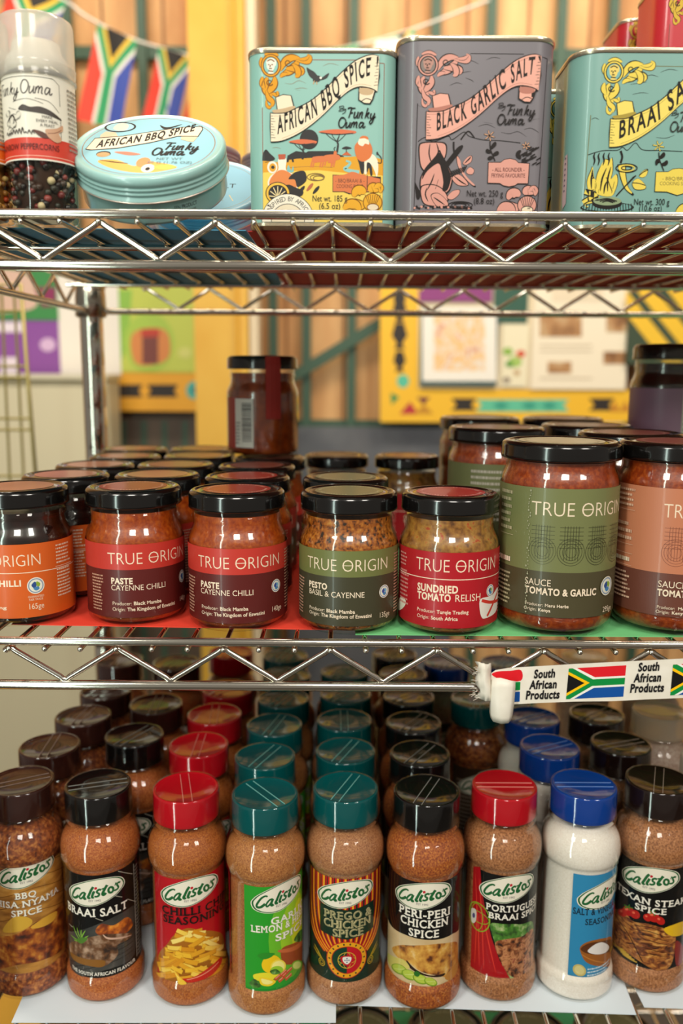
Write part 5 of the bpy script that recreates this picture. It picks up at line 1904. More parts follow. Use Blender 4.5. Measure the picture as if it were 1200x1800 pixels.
def shell_corner(A, T, gold, ink, du=0, dv=0):
    g, i_ = mat(gold, .5, spec=.25), mat(ink, .5, spec=.25)
    F = lambda u, v: T(u + du, v + dv)
    for pts, w in (([(810, 1230), (830, 1190), (870, 1185), (895, 1205)], 6), ([(805, 1250), (850, 1290), (900, 1280)], 6), ([(920, 1190), (950, 1165), (1000, 1180)], 6), ([(740, 1320), (780, 1285), (830, 1290), (860, 1330)], 6), ([(960, 1165), (985, 1150), (1005, 1165), (1000, 1200)], 4)):
        A.stroke(pts, w * 1.25, i_, F, 'leaf')
        A.stroke(pts, w, g, F, 'leaf')
    A.ell(948, 1270, 70, 68, i_, F)
    A.ell(948, 1270, 64, 62, g, F)
    for k in range(-3, 4):
        A.stroke([(948 + k * 6, 1300), (948 + k * 18, 1215)], .4, i_, F)
    A.ell(950, 1305, 44, 28, i_, F)
    A.ell(950, 1305, 38, 22, mat('#e8d4b4', .45), F)


def wavy(A, T, m, lst):
    for pts in lst:
        A.stroke(pts, .35, m, T, 'leaf')


GT = 'square spice tins on the top shelf'


def tin(label, loc, rot, W, D, H, rc, hexc, art, step=3.0, top=True, group=GT):
    t = thing('spice_tin', label, 'tin', loc, (0, 0, rot), group)
    b, r, l = tin_meshes(W, D, H, rc, hexc)
    link('body', b, t)
    link('rim', r, t)
    link('lid', l, t)
    if art is not None:
        art.finish('label', wrap_box(W, D, rc), t, step, (-60, 60), floor=2.6)
    return t


# the light teal barbecue tin -----------------------------------------
TEAL = '#8dbcb0'
WA, HA = 100.0, 113.6
T1 = lambda u, v: ((u - 585) / 1050 * WA, 11.9 + (1312 - v) / 1092 * 98.6)
A = Art(0.003)
frame(A, T1, '#8a5a44')
ink_ = '#15110e'
wavy(A, T1, mat('#8a7a60'), [[(320, 430), (370, 435), (420, 412), (470, 430)], [(390, 470), (440, 462), (480, 468)], [(590, 310), (640, 292), (700, 305)], [(400, 475), (430, 480)], [(230, 885), (260, 880), (290, 888)]])
ornament(A, T1, '#e09a1e', '#7a4a14', '#f0e8d4', '#8fc4b8')
# eagle
for pts in ([(475, 322), (500, 335), (530, 352), (556, 385), (565, 408), (520, 400), (490, 372)], [(565, 408), (590, 385), (632, 358), (620, 390), (590, 405)], [(530, 380), (566, 378), (580, 395), (556, 420), (520, 415)]):
    A.blob(pts, mat(ink_), T1, 3)
A.ell(574, 392, 9, 8, mat('#f0e8d8'), T1)
for p in (((530, 412), (522, 436)), ((545, 418), (548, 438))):
    A.stroke(list(p), .6, mat('#c9a070'), T1)
# land
OCH, SUNY = mat('#e0a02c', .5, spec=.25), mat('#f0ce5e', .5, spec=.25)
A.ell(492, 822, 66, 70, mat(ink_), T1)
A.blob([(162, 985), (162, 930), (185, 895), (215, 925), (250, 962), (200, 985)], mat(ink_), T1, 3)
A.poly([(340, 985), (352, 930), (400, 905), (470, 915), (490, 905), (665, 903), (700, 925), (740, 940), (730, 985)], mat(ink_), T1)
A.poly([(162, 975), (260, 985), (400, 960), (560, 950), (760, 945), (900, 935), (1020, 960), (1020, 1090), (162, 1090)], OCH, T1)
A.poly([(162, 1060), (350, 1050), (560, 1040), (760, 1060), (1020, 1075), (1020, 1430), (162, 1430)], SUNY, T1)
A.stroke([(300, 1030), (480, 1015), (660, 1020)], .3, mat('#9a6a24'), T1)
A.poly([(330, 985), (340, 935), (380, 930), (385, 985), (372, 985), (366, 960), (352, 960), (346, 985)], mat(ink_), T1)


def acacia(u, v, w, hgt):
    A.blob([(u - w, v), (u - w * .5, v - 14), (u + w * .2, v - 18), (u + w, v - 6), (u + w * .9, v + 12), (u + w * .1, v + 14), (u - w * .6, v + 14)], mat('#d8683a'), T1, 4)
    A.stroke([(u - w * .9, v + 6), (u, v + 18), (u + w * .9, v + 8)], .5, mat(ink_), T1)
    A.stroke([(u, v + hgt), (u + 8, v + hgt * .62), (u + 2, v + hgt * .45), (u + 16, v + hgt * .2)], 1.1, mat(ink_), T1, (1.3, .6))
    for k in (-.6, -.3, .15, .5):
        A.stroke([(u + 4, v + hgt * .5), (u + w * k * .6, v + hgt * .28), (u + w * k, v + 12)], .4, mat(ink_), T1)


acacia(445, 840, 98, 125)
acacia(690, 768, 130, 145)
A.blob([(725, 885), (755, 870), (795, 882), (760, 890)], mat(ink_), T1)
A.poly([(725, 932), (760, 905), (795, 935)], mat('#c8602e'), T1)
A.stroke([(758, 890), (756, 915)], .5, mat(ink_), T1)
# antelopes
AN = mat('#d8733a', .42)
for du, dv, sc in ((0, 0, 1.0), (85, -12, .9)):
    F = lambda u, v: T1(u + du, v + dv)
    A.blob([(515, 950), (570, 940), (620, 945), (625, 975), (560, 985), (520, 985)], AN, F)
    for u in (515, 530, 580, 595):
        A.stroke([(u, 975), (u - 6, 1000), (u - 12, 1020)], .9, AN, F)
A.blob([(625, 985), (660, 945), (672, 900), (690, 915), (682, 955), (665, 985)], AN, T1)
A.stroke([(675, 905), (670, 885), (680, 875)], .5, mat(ink_), T1)
for u in (650, 668):
    A.stroke([(u, 975), (u + 2, 1000), (u - 2, 1018)], .9, AN, T1)
# brook
A.stroke([(755, 972), (785, 985), (770, 1010), (745, 1030), (790, 1045), (850, 1055)], 2.4, mat('#8fc4bc'), T1, (.5, 1.1))
# lion
A.blob([(895, 930), (945, 925), (980, 970), (985, 1040), (975, 1090), (962, 1050), (935, 1000), (905, 985), (905, 1060), (885, 1060), (880, 985)], mat('#f2e4c8'), T1, 4)
A.blob([(905, 985), (935, 1000), (945, 1070), (930, 1075), (920, 1020), (905, 1060)], mat(ink_), T1, 3)
A.blob([(835, 940), (880, 945), (885, 1050), (865, 1062), (850, 1000)], mat(ink_), T1, 3)
A.blob([(815, 880), (835, 840), (875, 820), (920, 840), (942, 890), (930, 945), (880, 978), (835, 955)], mat('#d8702c'), T1, 4)
A.blob([(840, 850), (850, 815), (880, 805), (912, 820), (918, 855), (890, 850), (872, 868)], mat('#f2e4c8'), T1, 4)
A.blob([(850, 815), (870, 795), (905, 800), (912, 822), (885, 812)], mat('#d8702c'), T1, 3)
A.stroke([(980, 985), (1005, 985), (1005, 950), (985, 925), (976, 908)], .6, mat(ink_), T1)
A.ell(977, 918, 6, 12, mat(ink_), T1)
# jug, onion, half fruit, leaves
A.ell(230, 1022, 36, 44, mat('#f0e6d2'), T1)
A.ell(232, 1024, 24, 30, OCH, T1)
A.ell(234, 1022, 14, 14, mat(ink_), T1, n=5)
A.blob([(272, 965), (330, 960), (328, 1040), (385, 1075), (410, 1140), (400, 1190), (330, 1200), (230, 1195), (196, 1140), (215, 1085), (272, 1040)], mat('#f0e6d2'), T1, 4)
A.blob([(275, 1045), (325, 1045), (380, 1085), (402, 1140), (390, 1185), (320, 1190), (235, 1185), (207, 1140), (225, 1090)], mat('#e0823c'), T1, 4)
A.poly([(272, 930), (325, 928), (322, 965), (278, 968)], mat('#b8502c'), T1)
A.blob([(345, 1105), (385, 1060), (450, 1045), (472, 1075), (470, 1120), (430, 1155), (405, 1160), (390, 1110)], mat(ink_), T1, 4)
A.blob([(335, 1050), (345, 1005), (365, 1045), (378, 1010), (380, 1055)], mat('#7fb8b4'), T1, 3)
A.blob([(300, 1165), (345, 1145), (395, 1165), (450, 1190), (430, 1230), (330, 1220)], mat(ink_), T1, 4)
A.ell(268, 1208, 88, 82, mat(ink_), T1)
A.ell(268, 1208, 82, 76, mat('#f0b832'), T1)
A.ell(268, 1210, 68, 62, mat(ink_), T1)
for k in range(7):
    a = PI + k * PI / 6
    A.stroke([(268, 1235), (268 + 62 * math.cos(a), 1228 + 70 * math.sin(a))], .6, mat('#f0d8a0'), T1)
for u, v in ((440, 1180), (500, 1160), (545, 1180)):
    A.stroke([(u - 25, v + 30), (u, v), (u + 20, v - 25)], 2.2, mat(ink_ if u != 500 else '#b8623a'), T1, 'leaf')
for k in range(3):
    A.ring(540 + k * 10, 1090 + k * 4, 62 - k * 12, 26 - k * 5, .5, mat('#7a5a2a'), T1)
# sign
A.blob([(662, 1075), (740, 1072), (800, 1050), (860, 1068), (910, 1072)], mat('#d8743c'), T1, 3)
A.poly([(660, 1072), (1005, 1085), (1005, 1190), (880, 1198), (780, 1212), (740, 1196), (660, 1196)], mat(ink_), T1)
A.poly([(664, 1077), (740, 1075), (790, 1052), (850, 1066), (1000, 1100), (1000, 1185), (880, 1192), (800, 1210), (745, 1192), (664, 1192)], mat('#d8743c', .42), T1)
A.stroke([(908, 1075), (908, 1185)], .5, mat(ink_), T1)
for st, v in (('- BBQ/BRAAI & -', 1128), ('COOKING BLEND', 1168)):
    A.text(st, T1(785, v)[0], T1(785, v)[1], 2.4, mat('#5a2410'), fit=(18.5 if st[0] == 'C' else 20), bold=0)
shell_corner(A, T1, '#e8a92c', '#7a4a14')
A.text('Net wt. 185 g', T1(640, 1265)[0], T1(640, 1265)[1], 3.9, mat(ink_), fit=24, bold=0)
A.text('(6.5 oz)', T1(640, 1318)[0], T1(640, 1318)[1], 3.7, mat(ink_), fit=15, bold=0)
# arched band
A.ell(340, 1405, 190, 195, mat(ink_), T1, n=48)
A.ell(340, 1405, 186, 190, mat('#f0e6d0'), T1, n=48)
A.ell(340, 1405, 122, 122, mat(ink_), T1, n=48)
A.ell(340, 1405, 117, 117, mat('#e8d8b8'), T1, n=48)
st = 'INSPIRED BY AFRICA'
for i, ch in enumerate(st):
    if ch != ' ':
        a = PI * (0.86 - 0.72 * i / (len(st) - 1))
        u, v = 340 + 138 * math.cos(a), 1405 - 140 * math.sin(a)
        x, y = T1(u, v)
        c_, s_ = math.cos(a - PI / 2), math.sin(a - PI / 2)
        A.text(ch, 0, 0, 3.0, mat(ink_), sx=.9, warp=lambda p, q, x=x, y=y, c_=c_, s_=s_: (x + p * c_ - q * s_, y + p * s_ + q * c_))
script(A, T1, ink_)
banner(A, T1, '#f2dfc0', '#c9ab84', ink_, 'AFRICAN BBQ SPICE')
tinA = at(566, 240, Y=0.600)
tin('light teal tin with cream ribbon, savanna scene and orange maned lion', (tinA.x, 0.600 + 0.033, LT), 0.0, WA, 66, HA, 13, TEAL, A)

# the grey tin ---------------------------------------------------------
WG, HG = 105.5, 121.0
T2 = lambda u, v: ((u - 585) / 1100 * WG, 10.8 + (1320 - v) / 1180 * 105.6)
M2 = lambda u, v: T2(1.03 * (u - 222) + 236, 0.985 * (v - 840) + 815)
A = Art(0.003)
ink2, pk = '#1f1816', '#d8998a'
PK, I2 = mat(pk, .5, spec=.25), mat(ink2, .5, spec=.25)
for a, b in (((530, 212), (900, 214)), ((1030, 230), (1075, 236)), ((1075, 236), (1040, 1420)), ((172, 560), (160, 1420))):
    A.stroke([T2(*a), T2(*b)], .5, I2)
wavy(A, T2, I2, [[(500, 275), (540, 262), (590, 285)], [(640, 255), (690, 238), (740, 245)], [(400, 355), (460, 350), (500, 340), (540, 335)], [(390, 435), (440, 415), (480, 425)], [(500, 380), (540, 395), (560, 410)], [(170, 570), (210, 590)], [(600, 720), (660, 705), (720, 730)], [(640, 690), (700, 700)], [(760, 760), (820, 770), (880, 755), (940, 790)], [(920, 740), (970, 730), (1030, 760)], [(980, 670), (1030, 660)]])
ornament(A, M2, pk, ink2, '#b88a7c', '#857a74')
A.stroke([(180, 830), (230, 800), (290, 830), (390, 790), (420, 815), (500, 760), (540, 790), (640, 815), (760, 820), (900, 835)], .45, I2, T2)
A.stroke([(480, 815), (530, 755), (575, 800)], .9, I2, T2)
# garlic bulbs and cloves
for pts in ([(190, 870), (215, 840), (300, 835), (360, 840), (380, 870), (372, 940), (330, 1010), (280, 1060), (230, 1040), (200, 990)], [(330, 900), (350, 930), (420, 1060), (420, 1140), (390, 1195), (300, 1210), (215, 1180), (205, 1100), (240, 1020), (300, 950)],
            [(215, 1150), (300, 1140), (370, 1180), (400, 1250), (330, 1290), (240, 1280), (210, 1220)], [(280, 1220), (330, 1200), (390, 1250), (400, 1290), (330, 1300)], [(395, 1230), (430, 1185), (480, 1175), (475, 1210), (430, 1245)],
            [(425, 1090), (470, 1062), (520, 1100), (540, 1140), (470, 1140)], [(500, 980), (530, 940), (560, 930), (558, 970), (520, 995)], [(525, 1040), (550, 1010), (580, 1030), (570, 1060), (540, 1060)], [(455, 930), (480, 960), (490, 1010), (530, 1080), (590, 1140), (570, 1140), (510, 1080), (465, 1000)]):
    cu = sum(p[0] for p in pts) / len(pts); cv = sum(p[1] for p in pts) / len(pts)
    A.blob([(cu + (u - cu) * 1.06, cv + (v - cv) * 1.06) for u, v in pts], I2, T2, 4)
    A.blob([(cu + (u - cu) * .97, cv + (v - cv) * .97) for u, v in pts], PK, T2, 4)
A.blob([(335, 905), (352, 935), (415, 1060), (412, 1130), (392, 1180), (360, 1180), (365, 1120), (350, 1040), (325, 985), (250, 1040), (215, 1100), (230, 1030), (290, 950)], I2, T2, 4)
for pts in ([(265, 845), (260, 920), (285, 1000)], [(310, 840), (325, 900), (300, 960)], [(250, 1180), (280, 1120), (300, 1060)], [(310, 1170), (330, 1100)], [(300, 1230), (330, 1250), (380, 1285)], [(440, 1075), (490, 1115), (530, 1138)], [(510, 985), (540, 955), (555, 935)], [(250, 1160), (240, 1210), (260, 1260)]):
    A.stroke(pts, .9, I2, T2, 'leaf')
for k in range(13):
    t = k / 12
    u, v = 375 + 90 * t, 1010 - 120 * t
    A.stroke([(u - 18, v + 26), (u, v), (u + 30, v - 34)], 3.4, I2, T2, 'leaf')
for k in range(8):
    u, v = 410 + k * 14, 1060 - k * 5
    A.stroke([(u - 6, v + 24), (u + 18, v - 24)], 3.0, I2, T2, 'leaf')
A.stroke([(430, 830), (432, 880), (440, 920)], 1.2, I2, T2)
A.blob([(165, 1125), (180, 1150), (205, 1200), (195, 1245), (175, 1230)], I2, T2, 3)
for k in range(26):
    rd = random.Random(k)
    A.stroke([(160 + k * 16, 1300 + rd.uniform(-12, 8)), (172 + k * 16, 1310 + rd.uniform(-18, 5))], 1.3, I2 if k % 3 else PK, T2)
for k in range(3):
    A.ring(490, 1285, 85 - k * 22, 26 - k * 7, .5, I2, T2)
# flowers
for cu, cv, r in ((680, 785, 40), (940, 855, 30)):
    for k in range(6):
        a = k * PI / 3 + .3
        A.stroke([(cu + 6 * math.cos(a), cv + 6 * math.sin(a)), (cu + r * math.cos(a), cv + r * math.sin(a))], 2.8, I2, T2, 'leaf')
        A.stroke([(cu + 8 * math.cos(a), cv + 8 * math.sin(a)), (cu + r * .93 * math.cos(a), cv + r * .93 * math.sin(a))], 2.0, mat('#d8a07a'), T2, 'leaf')
    A.ell(cu, cv, r * .22, r * .22, I2, T2)
A.stroke([(685, 825), (690, 880), (710, 930), (725, 965)], .7, I2, T2)
for pts in ([(690, 880), (715, 850), (725, 830)], [(705, 925), (735, 910), (748, 900)], [(695, 905), (672, 895), (665, 880)], [(710, 940), (690, 945), (672, 950)], [(880, 940), (885, 910), (905, 890)], [(905, 950), (890, 930), (870, 920)]):
    A.stroke(pts, 2.6, I2, T2, 'leaf')
rd = random.Random(12)
for k in range(26):
    u, v = rd.uniform(920, 1035), rd.uniform(870, 985)
    A.stroke([(u - 16, v + 10), (u + 16, v - 10)], 3.2, I2, T2, 'leaf')
# sign
for e, m in ((5, I2), (0, PK)):
    A.poly([(681 - e, 978 - e), (765, 978 - e), (790, 958 - e), (830, 950 - e), (870, 960 - e), (890, 980 - e), (965 + e, 985 - e), (962 + e, 1125 + e), (890, 1125 + e), (870, 1140 + e), (830, 1148 + e), (790, 1140 + e), (765, 1124 + e), (681 - e, 1122 + e)], m, T2)
for st, v, w in (('- ALL ROUNDER -', 1042, 22), ('FRYING FAVOURITE', 1084, 23)):
    A.text(st, T2(822, v)[0], T2(822, v)[1], 2.5, mat('#6a3028'), fit=w, bold=1)
shell_corner(A, T2, pk, ink2, 15, 12)
A.text('Net wt. 250 g', T2(660, 1222)[0], T2(660, 1222)[1], 4.0, I2, fit=25)
A.text('(8.8 oz)', T2(657, 1275)[0], T2(657, 1275)[1], 3.8, I2, fit=14.5)
script(A, lambda u, v: T2(u + 32, v - 32), ink2)
banner(A, M2, '#e6a896', '#b87868', ink2, 'BLACK GARLIC SALT', 290, 935)
tinG = at(836.5, 220, Y=0.598)
tin('grey tin with pink ribbon and pink garlic bulbs', (tinG.x, 0.598 + 0.033, LT), 0.0, WG, 66, HG, 15, '#756f74', A)


# the teal and yellow tin, also the one glimpsed behind ------------------
def braai_art(W, cpx, full=True):
    ink3, yl = '#17130c', '#e6cc54'
    Y3, I3 = mat(yl, .5, spec=.25), mat(ink3, .5, spec=.25)
    T3 = lambda u, v: ((u / 4.5 + 960 - cpx) / 2620 * 1000, 11.5 + (368 - v / 4.5) / 276 * 98.5)
    M3 = lambda u, v: T3(1.125 * (u - 222) + 492, 1.125 * (v - 840) + 1140)
    A = Art(0.003)
    for a, b in (((760, 495), (1120, 498)), ((335, 880), (310, 1800)), ((1300, 520), (1300, 1800))):
        A.stroke([T3(*a), T3(*b)], .5, mat('#6a6a3a'))
    wavy(A, T3, I3, [[(720, 590), (790, 565), (850, 580)], [(860, 545), (930, 520), (1000, 530)], [(630, 640), (700, 630), (760, 620)], [(650, 720), (720, 705), (780, 710)], [(340, 915), (370, 905), (400, 920)], [(860, 1060), (940, 1065), (1010, 1040)]])
    ornament(A, M3, yl, ink3, '#e8cc6a', '#7ab0ac')
    A.stroke([(330, 1200), (440, 1170), (560, 1165), (600, 1140), (640, 1165), (700, 1105), (760, 1160), (900, 1165), (1080, 1172)], .45, I3, T3)
    # fire
    for pts in ([(345, 1480), (335, 1410), (360, 1330), (372, 1300), (385, 1380), (405, 1420), (410, 1480), (380, 1500)], [(400, 1480), (405, 1390), (420, 1330), (450, 1260), (470, 1240), (500, 1250), (520, 1230), (530, 1330), (520, 1400), (560, 1360), (575, 1420), (560, 1490), (530, 1540), (430, 1530)], [(430, 1520), (450, 1440), (480, 1390), (510, 1450), (530, 1520)]):
        A.blob([(u * 1.0 + (-4 if u < 450 else 5), v - 5) for u, v in pts], I3, T3, 3)
        A.blob(pts, Y3, T3, 3)
    for pts in ([(440, 1500), (450, 1400), (480, 1310)], [(500, 1500), (495, 1400), (515, 1300)], [(370, 1480), (365, 1400), (372, 1340)], [(540, 1480), (550, 1420)], [(470, 1520), (475, 1460), (488, 1420)]):
        A.stroke(pts, 1.2, I3, T3, 'leaf')
    for u in (375, 410, 450, 490):
        A.stroke([(u, 1290), (u + 8, 1250), (u, 1215), (u + 8, 1185)], 1.2, I3, T3, 'leaf')
    for pts in ([(310, 1590), (360, 1560), (420, 1530)], [(320, 1500), (400, 1530)], [(330, 1620), (400, 1580), (440, 1550)]):
        A.stroke(pts, 4.2, I3, T3, sm=0)
        A.stroke(pts, 2.6, Y3, T3, sm=0)
    # steak on a grid
    A.ell(505, 1630, 215, 42, I3, T3)
    A.ell(505, 1628, 200, 34, mat('#6f9f98', .5, spec=.25), T3)
    for k in range(18):
        A.stroke([(320 + k * 22, 1600), (312 + k * 23, 1658)], .6, I3, T3)
    A.ell(502, 1600, 120, 48, I3, T3)
    A.ell(502, 1580, 112, 36, mat('#8a9c74', .45), T3)
    for k in range(3):
        A.stroke([(420 + k * 20, 1575 + k * 8), (500, 1560 + k * 10), (580 - k * 15, 1582 + k * 6)], .8, I3, T3)
    # chilli, leaf, bulbs, flower
    A.stroke([(590, 1270), (600, 1220), (585, 1170)], 1.4, I3, T3)
    A.stroke([(600, 1275), (615, 1370), (650, 1470), (710, 1530)], 5.6, I3, T3, (1.1, .2))
    A.stroke([(600, 1280), (615, 1370), (648, 1465), (695, 1515)], 4.2, Y3, T3, (1.1, .2))
    for k in range(10):
        t = k / 9
        A.stroke([(570 + 120 * t, 1540 - 150 * t), (600 + 120 * t, 1500 - 130 * t)], 3.2, I3, T3, 'leaf')
    for pts in ([(695, 1430), (740, 1395), (800, 1450), (790, 1480), (720, 1480)], [(745, 1370), (780, 1330), (810, 1325), (800, 1370), (770, 1385)]):
        A.blob([(u + (u - 745) * .06, v + (v - 1430) * .06) for u, v in pts], I3, T3)
        A.blob(pts, Y3, T3)
        A.stroke([pts[0], ((pts[0][0] + pts[2][0]) / 2, (pts[0][1] + pts[2][1]) / 2 - 6), pts[2]], .6, I3, T3)
    for k in range(3):
        A.ring(640, 1310, 85 - k * 22, 34 - k * 9, .7, I3 if k != 1 else Y3, T3)
    for k in range(6):
        a = k * PI / 3 + .2
        A.stroke([(885 + 6 * math.cos(a), 1130 + 6 * math.sin(a)), (885 + 48 * math.cos(a), 1130 + 44 * math.sin(a))], 3.0, I3, T3, 'leaf')
        A.stroke([(885 + 8 * math.cos(a), 1130 + 8 * math.sin(a)), (885 + 45 * math.cos(a), 1130 + 41 * math.sin(a))], 2.2, Y3, T3, 'leaf')
    A.stroke([(890, 1180), (900, 1240), (940, 1330)], .7, I3, T3)
    for pts in ([(895, 1230), (925, 1205), (930, 1180)], [(915, 1280), (950, 1270), (958, 1245)], [(905, 1260), (885, 1250), (875, 1285)]):
        A.stroke(pts, 2.8, I3, T3, 'leaf')
    for e, m in ((5, I3), (0, Y3)):
        A.poly([(880 - e, 1342 - e), (975, 1340 - e), (1010, 1318 - e), (1060, 1312 - e), (1110, 1318 - e), (1145, 1340 - e), (1240 + e, 1342 - e), (1240 + e, 1500 + e), (1145, 1500 + e), (1060, 1528 + e), (975, 1500 + e), (880 - e, 1498 + e)], m, T3)
    A.text('- BBQ/BRAAI -', T3(1060, 1408)[0], T3(1060, 1408)[1], 2.3, mat('#6a5a20'), fit=22)
    A.text('COOKING SEASON', T3(1060, 1448)[0], T3(1060, 1448)[1], 2.3, mat('#6a5a20'), fit=25)
    A.text('Net wt. 300 g', T3(858, 1610)[0], T3(858, 1610)[1], 4.0, I3, fit=24.5)
    A.text('(10.6 oz)', T3(852, 1660)[0], T3(852, 1660)[1], 3.8, I3, fit=16)
    shell_corner(A, M3, yl, ink3, -10, 0)
    script(A, lambda u, v: M3(u - 55, v - 10), '#2a2a22')
    banner(A, M3, '#ecd468', '#a8923c', ink3, 'BRAAI SALT', 282, 860)
    return A


WB = 106.0
cB = at(1142, 240, Y=0.600)
A = braai_art(WB, 1142)
tB = tin('teal tin with yellow ribbon and yellow camp fire, cut by the picture edge', (cB.x + 0.0005, 0.600 + 0.035, LT), 0.0, WB, 70, 115.0, 19, '#7ba69c', A)
q = MB()
wb = wrap_box(WB, 70, 19)
pp = [(-53.5, 12), (-50.8, 14), (-50.8, 34), (-51.5, 47), (-54.5, 46), (-56.5, 42), (-56.5, 18), (-55, 11)]
q.add([wb(x - 6, y + 4, 0.5) for x, y in pp], [tuple(range(len(pp)))], mat('#c9a8a8', .6))
rd = random.Random(8)
for k in range(7):
    y0 = 22 + k * 3.6
    q.add([wb(x - 6, y + 4, 0.6) for x, y in ((-54.5, y0), (-53.0, y0 + .3), (-52.8, y0 + 1.2), (-54.3, y0 + 1.6))], [(0, 1, 2, 3)], mat('#6a5a6a', .6))
q.build('price_sticker', tB)
A = braai_art(100.0, 1128)
tin('teal tin with yellow badge half hidden between the grey and teal tins', (0.1855, 0.680 + 0.033, LT), 0.0, 100, 66, HA, 14, '#7ba69c', A)
tin('plain teal tin hidden under the red tin, in the second rank', (0.313, 0.757 + 0.033, LT), 0.0, 100, 66, HA, 14, '#7ba69c', None)
tin('plain teal tin hidden in the third rank', (0.308, 0.846 + 0.033, LT), 0.0, 100, 66, HA, 14, '#7ba69c', None)


def red_art():
    A = Art(0.003)
    T = lambda u, v: ((u - 585) / 1050 * 100, 11.9 + (1312 - v) / 1092 * 98.6)
    frame(A, T, '#7a3a1c')
    ornament(A, T, '#d8b43a', '#4a2410', '#d8a03c', '#b8202a')
    A.blob([(300, 1200), (350, 1050), (420, 950), (480, 1050), (520, 1200), (420, 1280)], mat('#d8a03c'), T)
    return A


tin('large red tin with gold badge stacked highest, cut by the top edge', (0.313, 0.760 + 0.033, LT + 0.1138), 0.0, 100, 66, HA, 14, '#c4202c', red_art())
tin('red tin with small gold badge stacked farther back beside the large red one', (0.308, 0.846 + 0.033, LT + 0.1138), 0.0, 100, 66, HA, 14, '#b81c28', red_art())

# ------------------------------------------------------------------ round tins
RT_M = 50.0


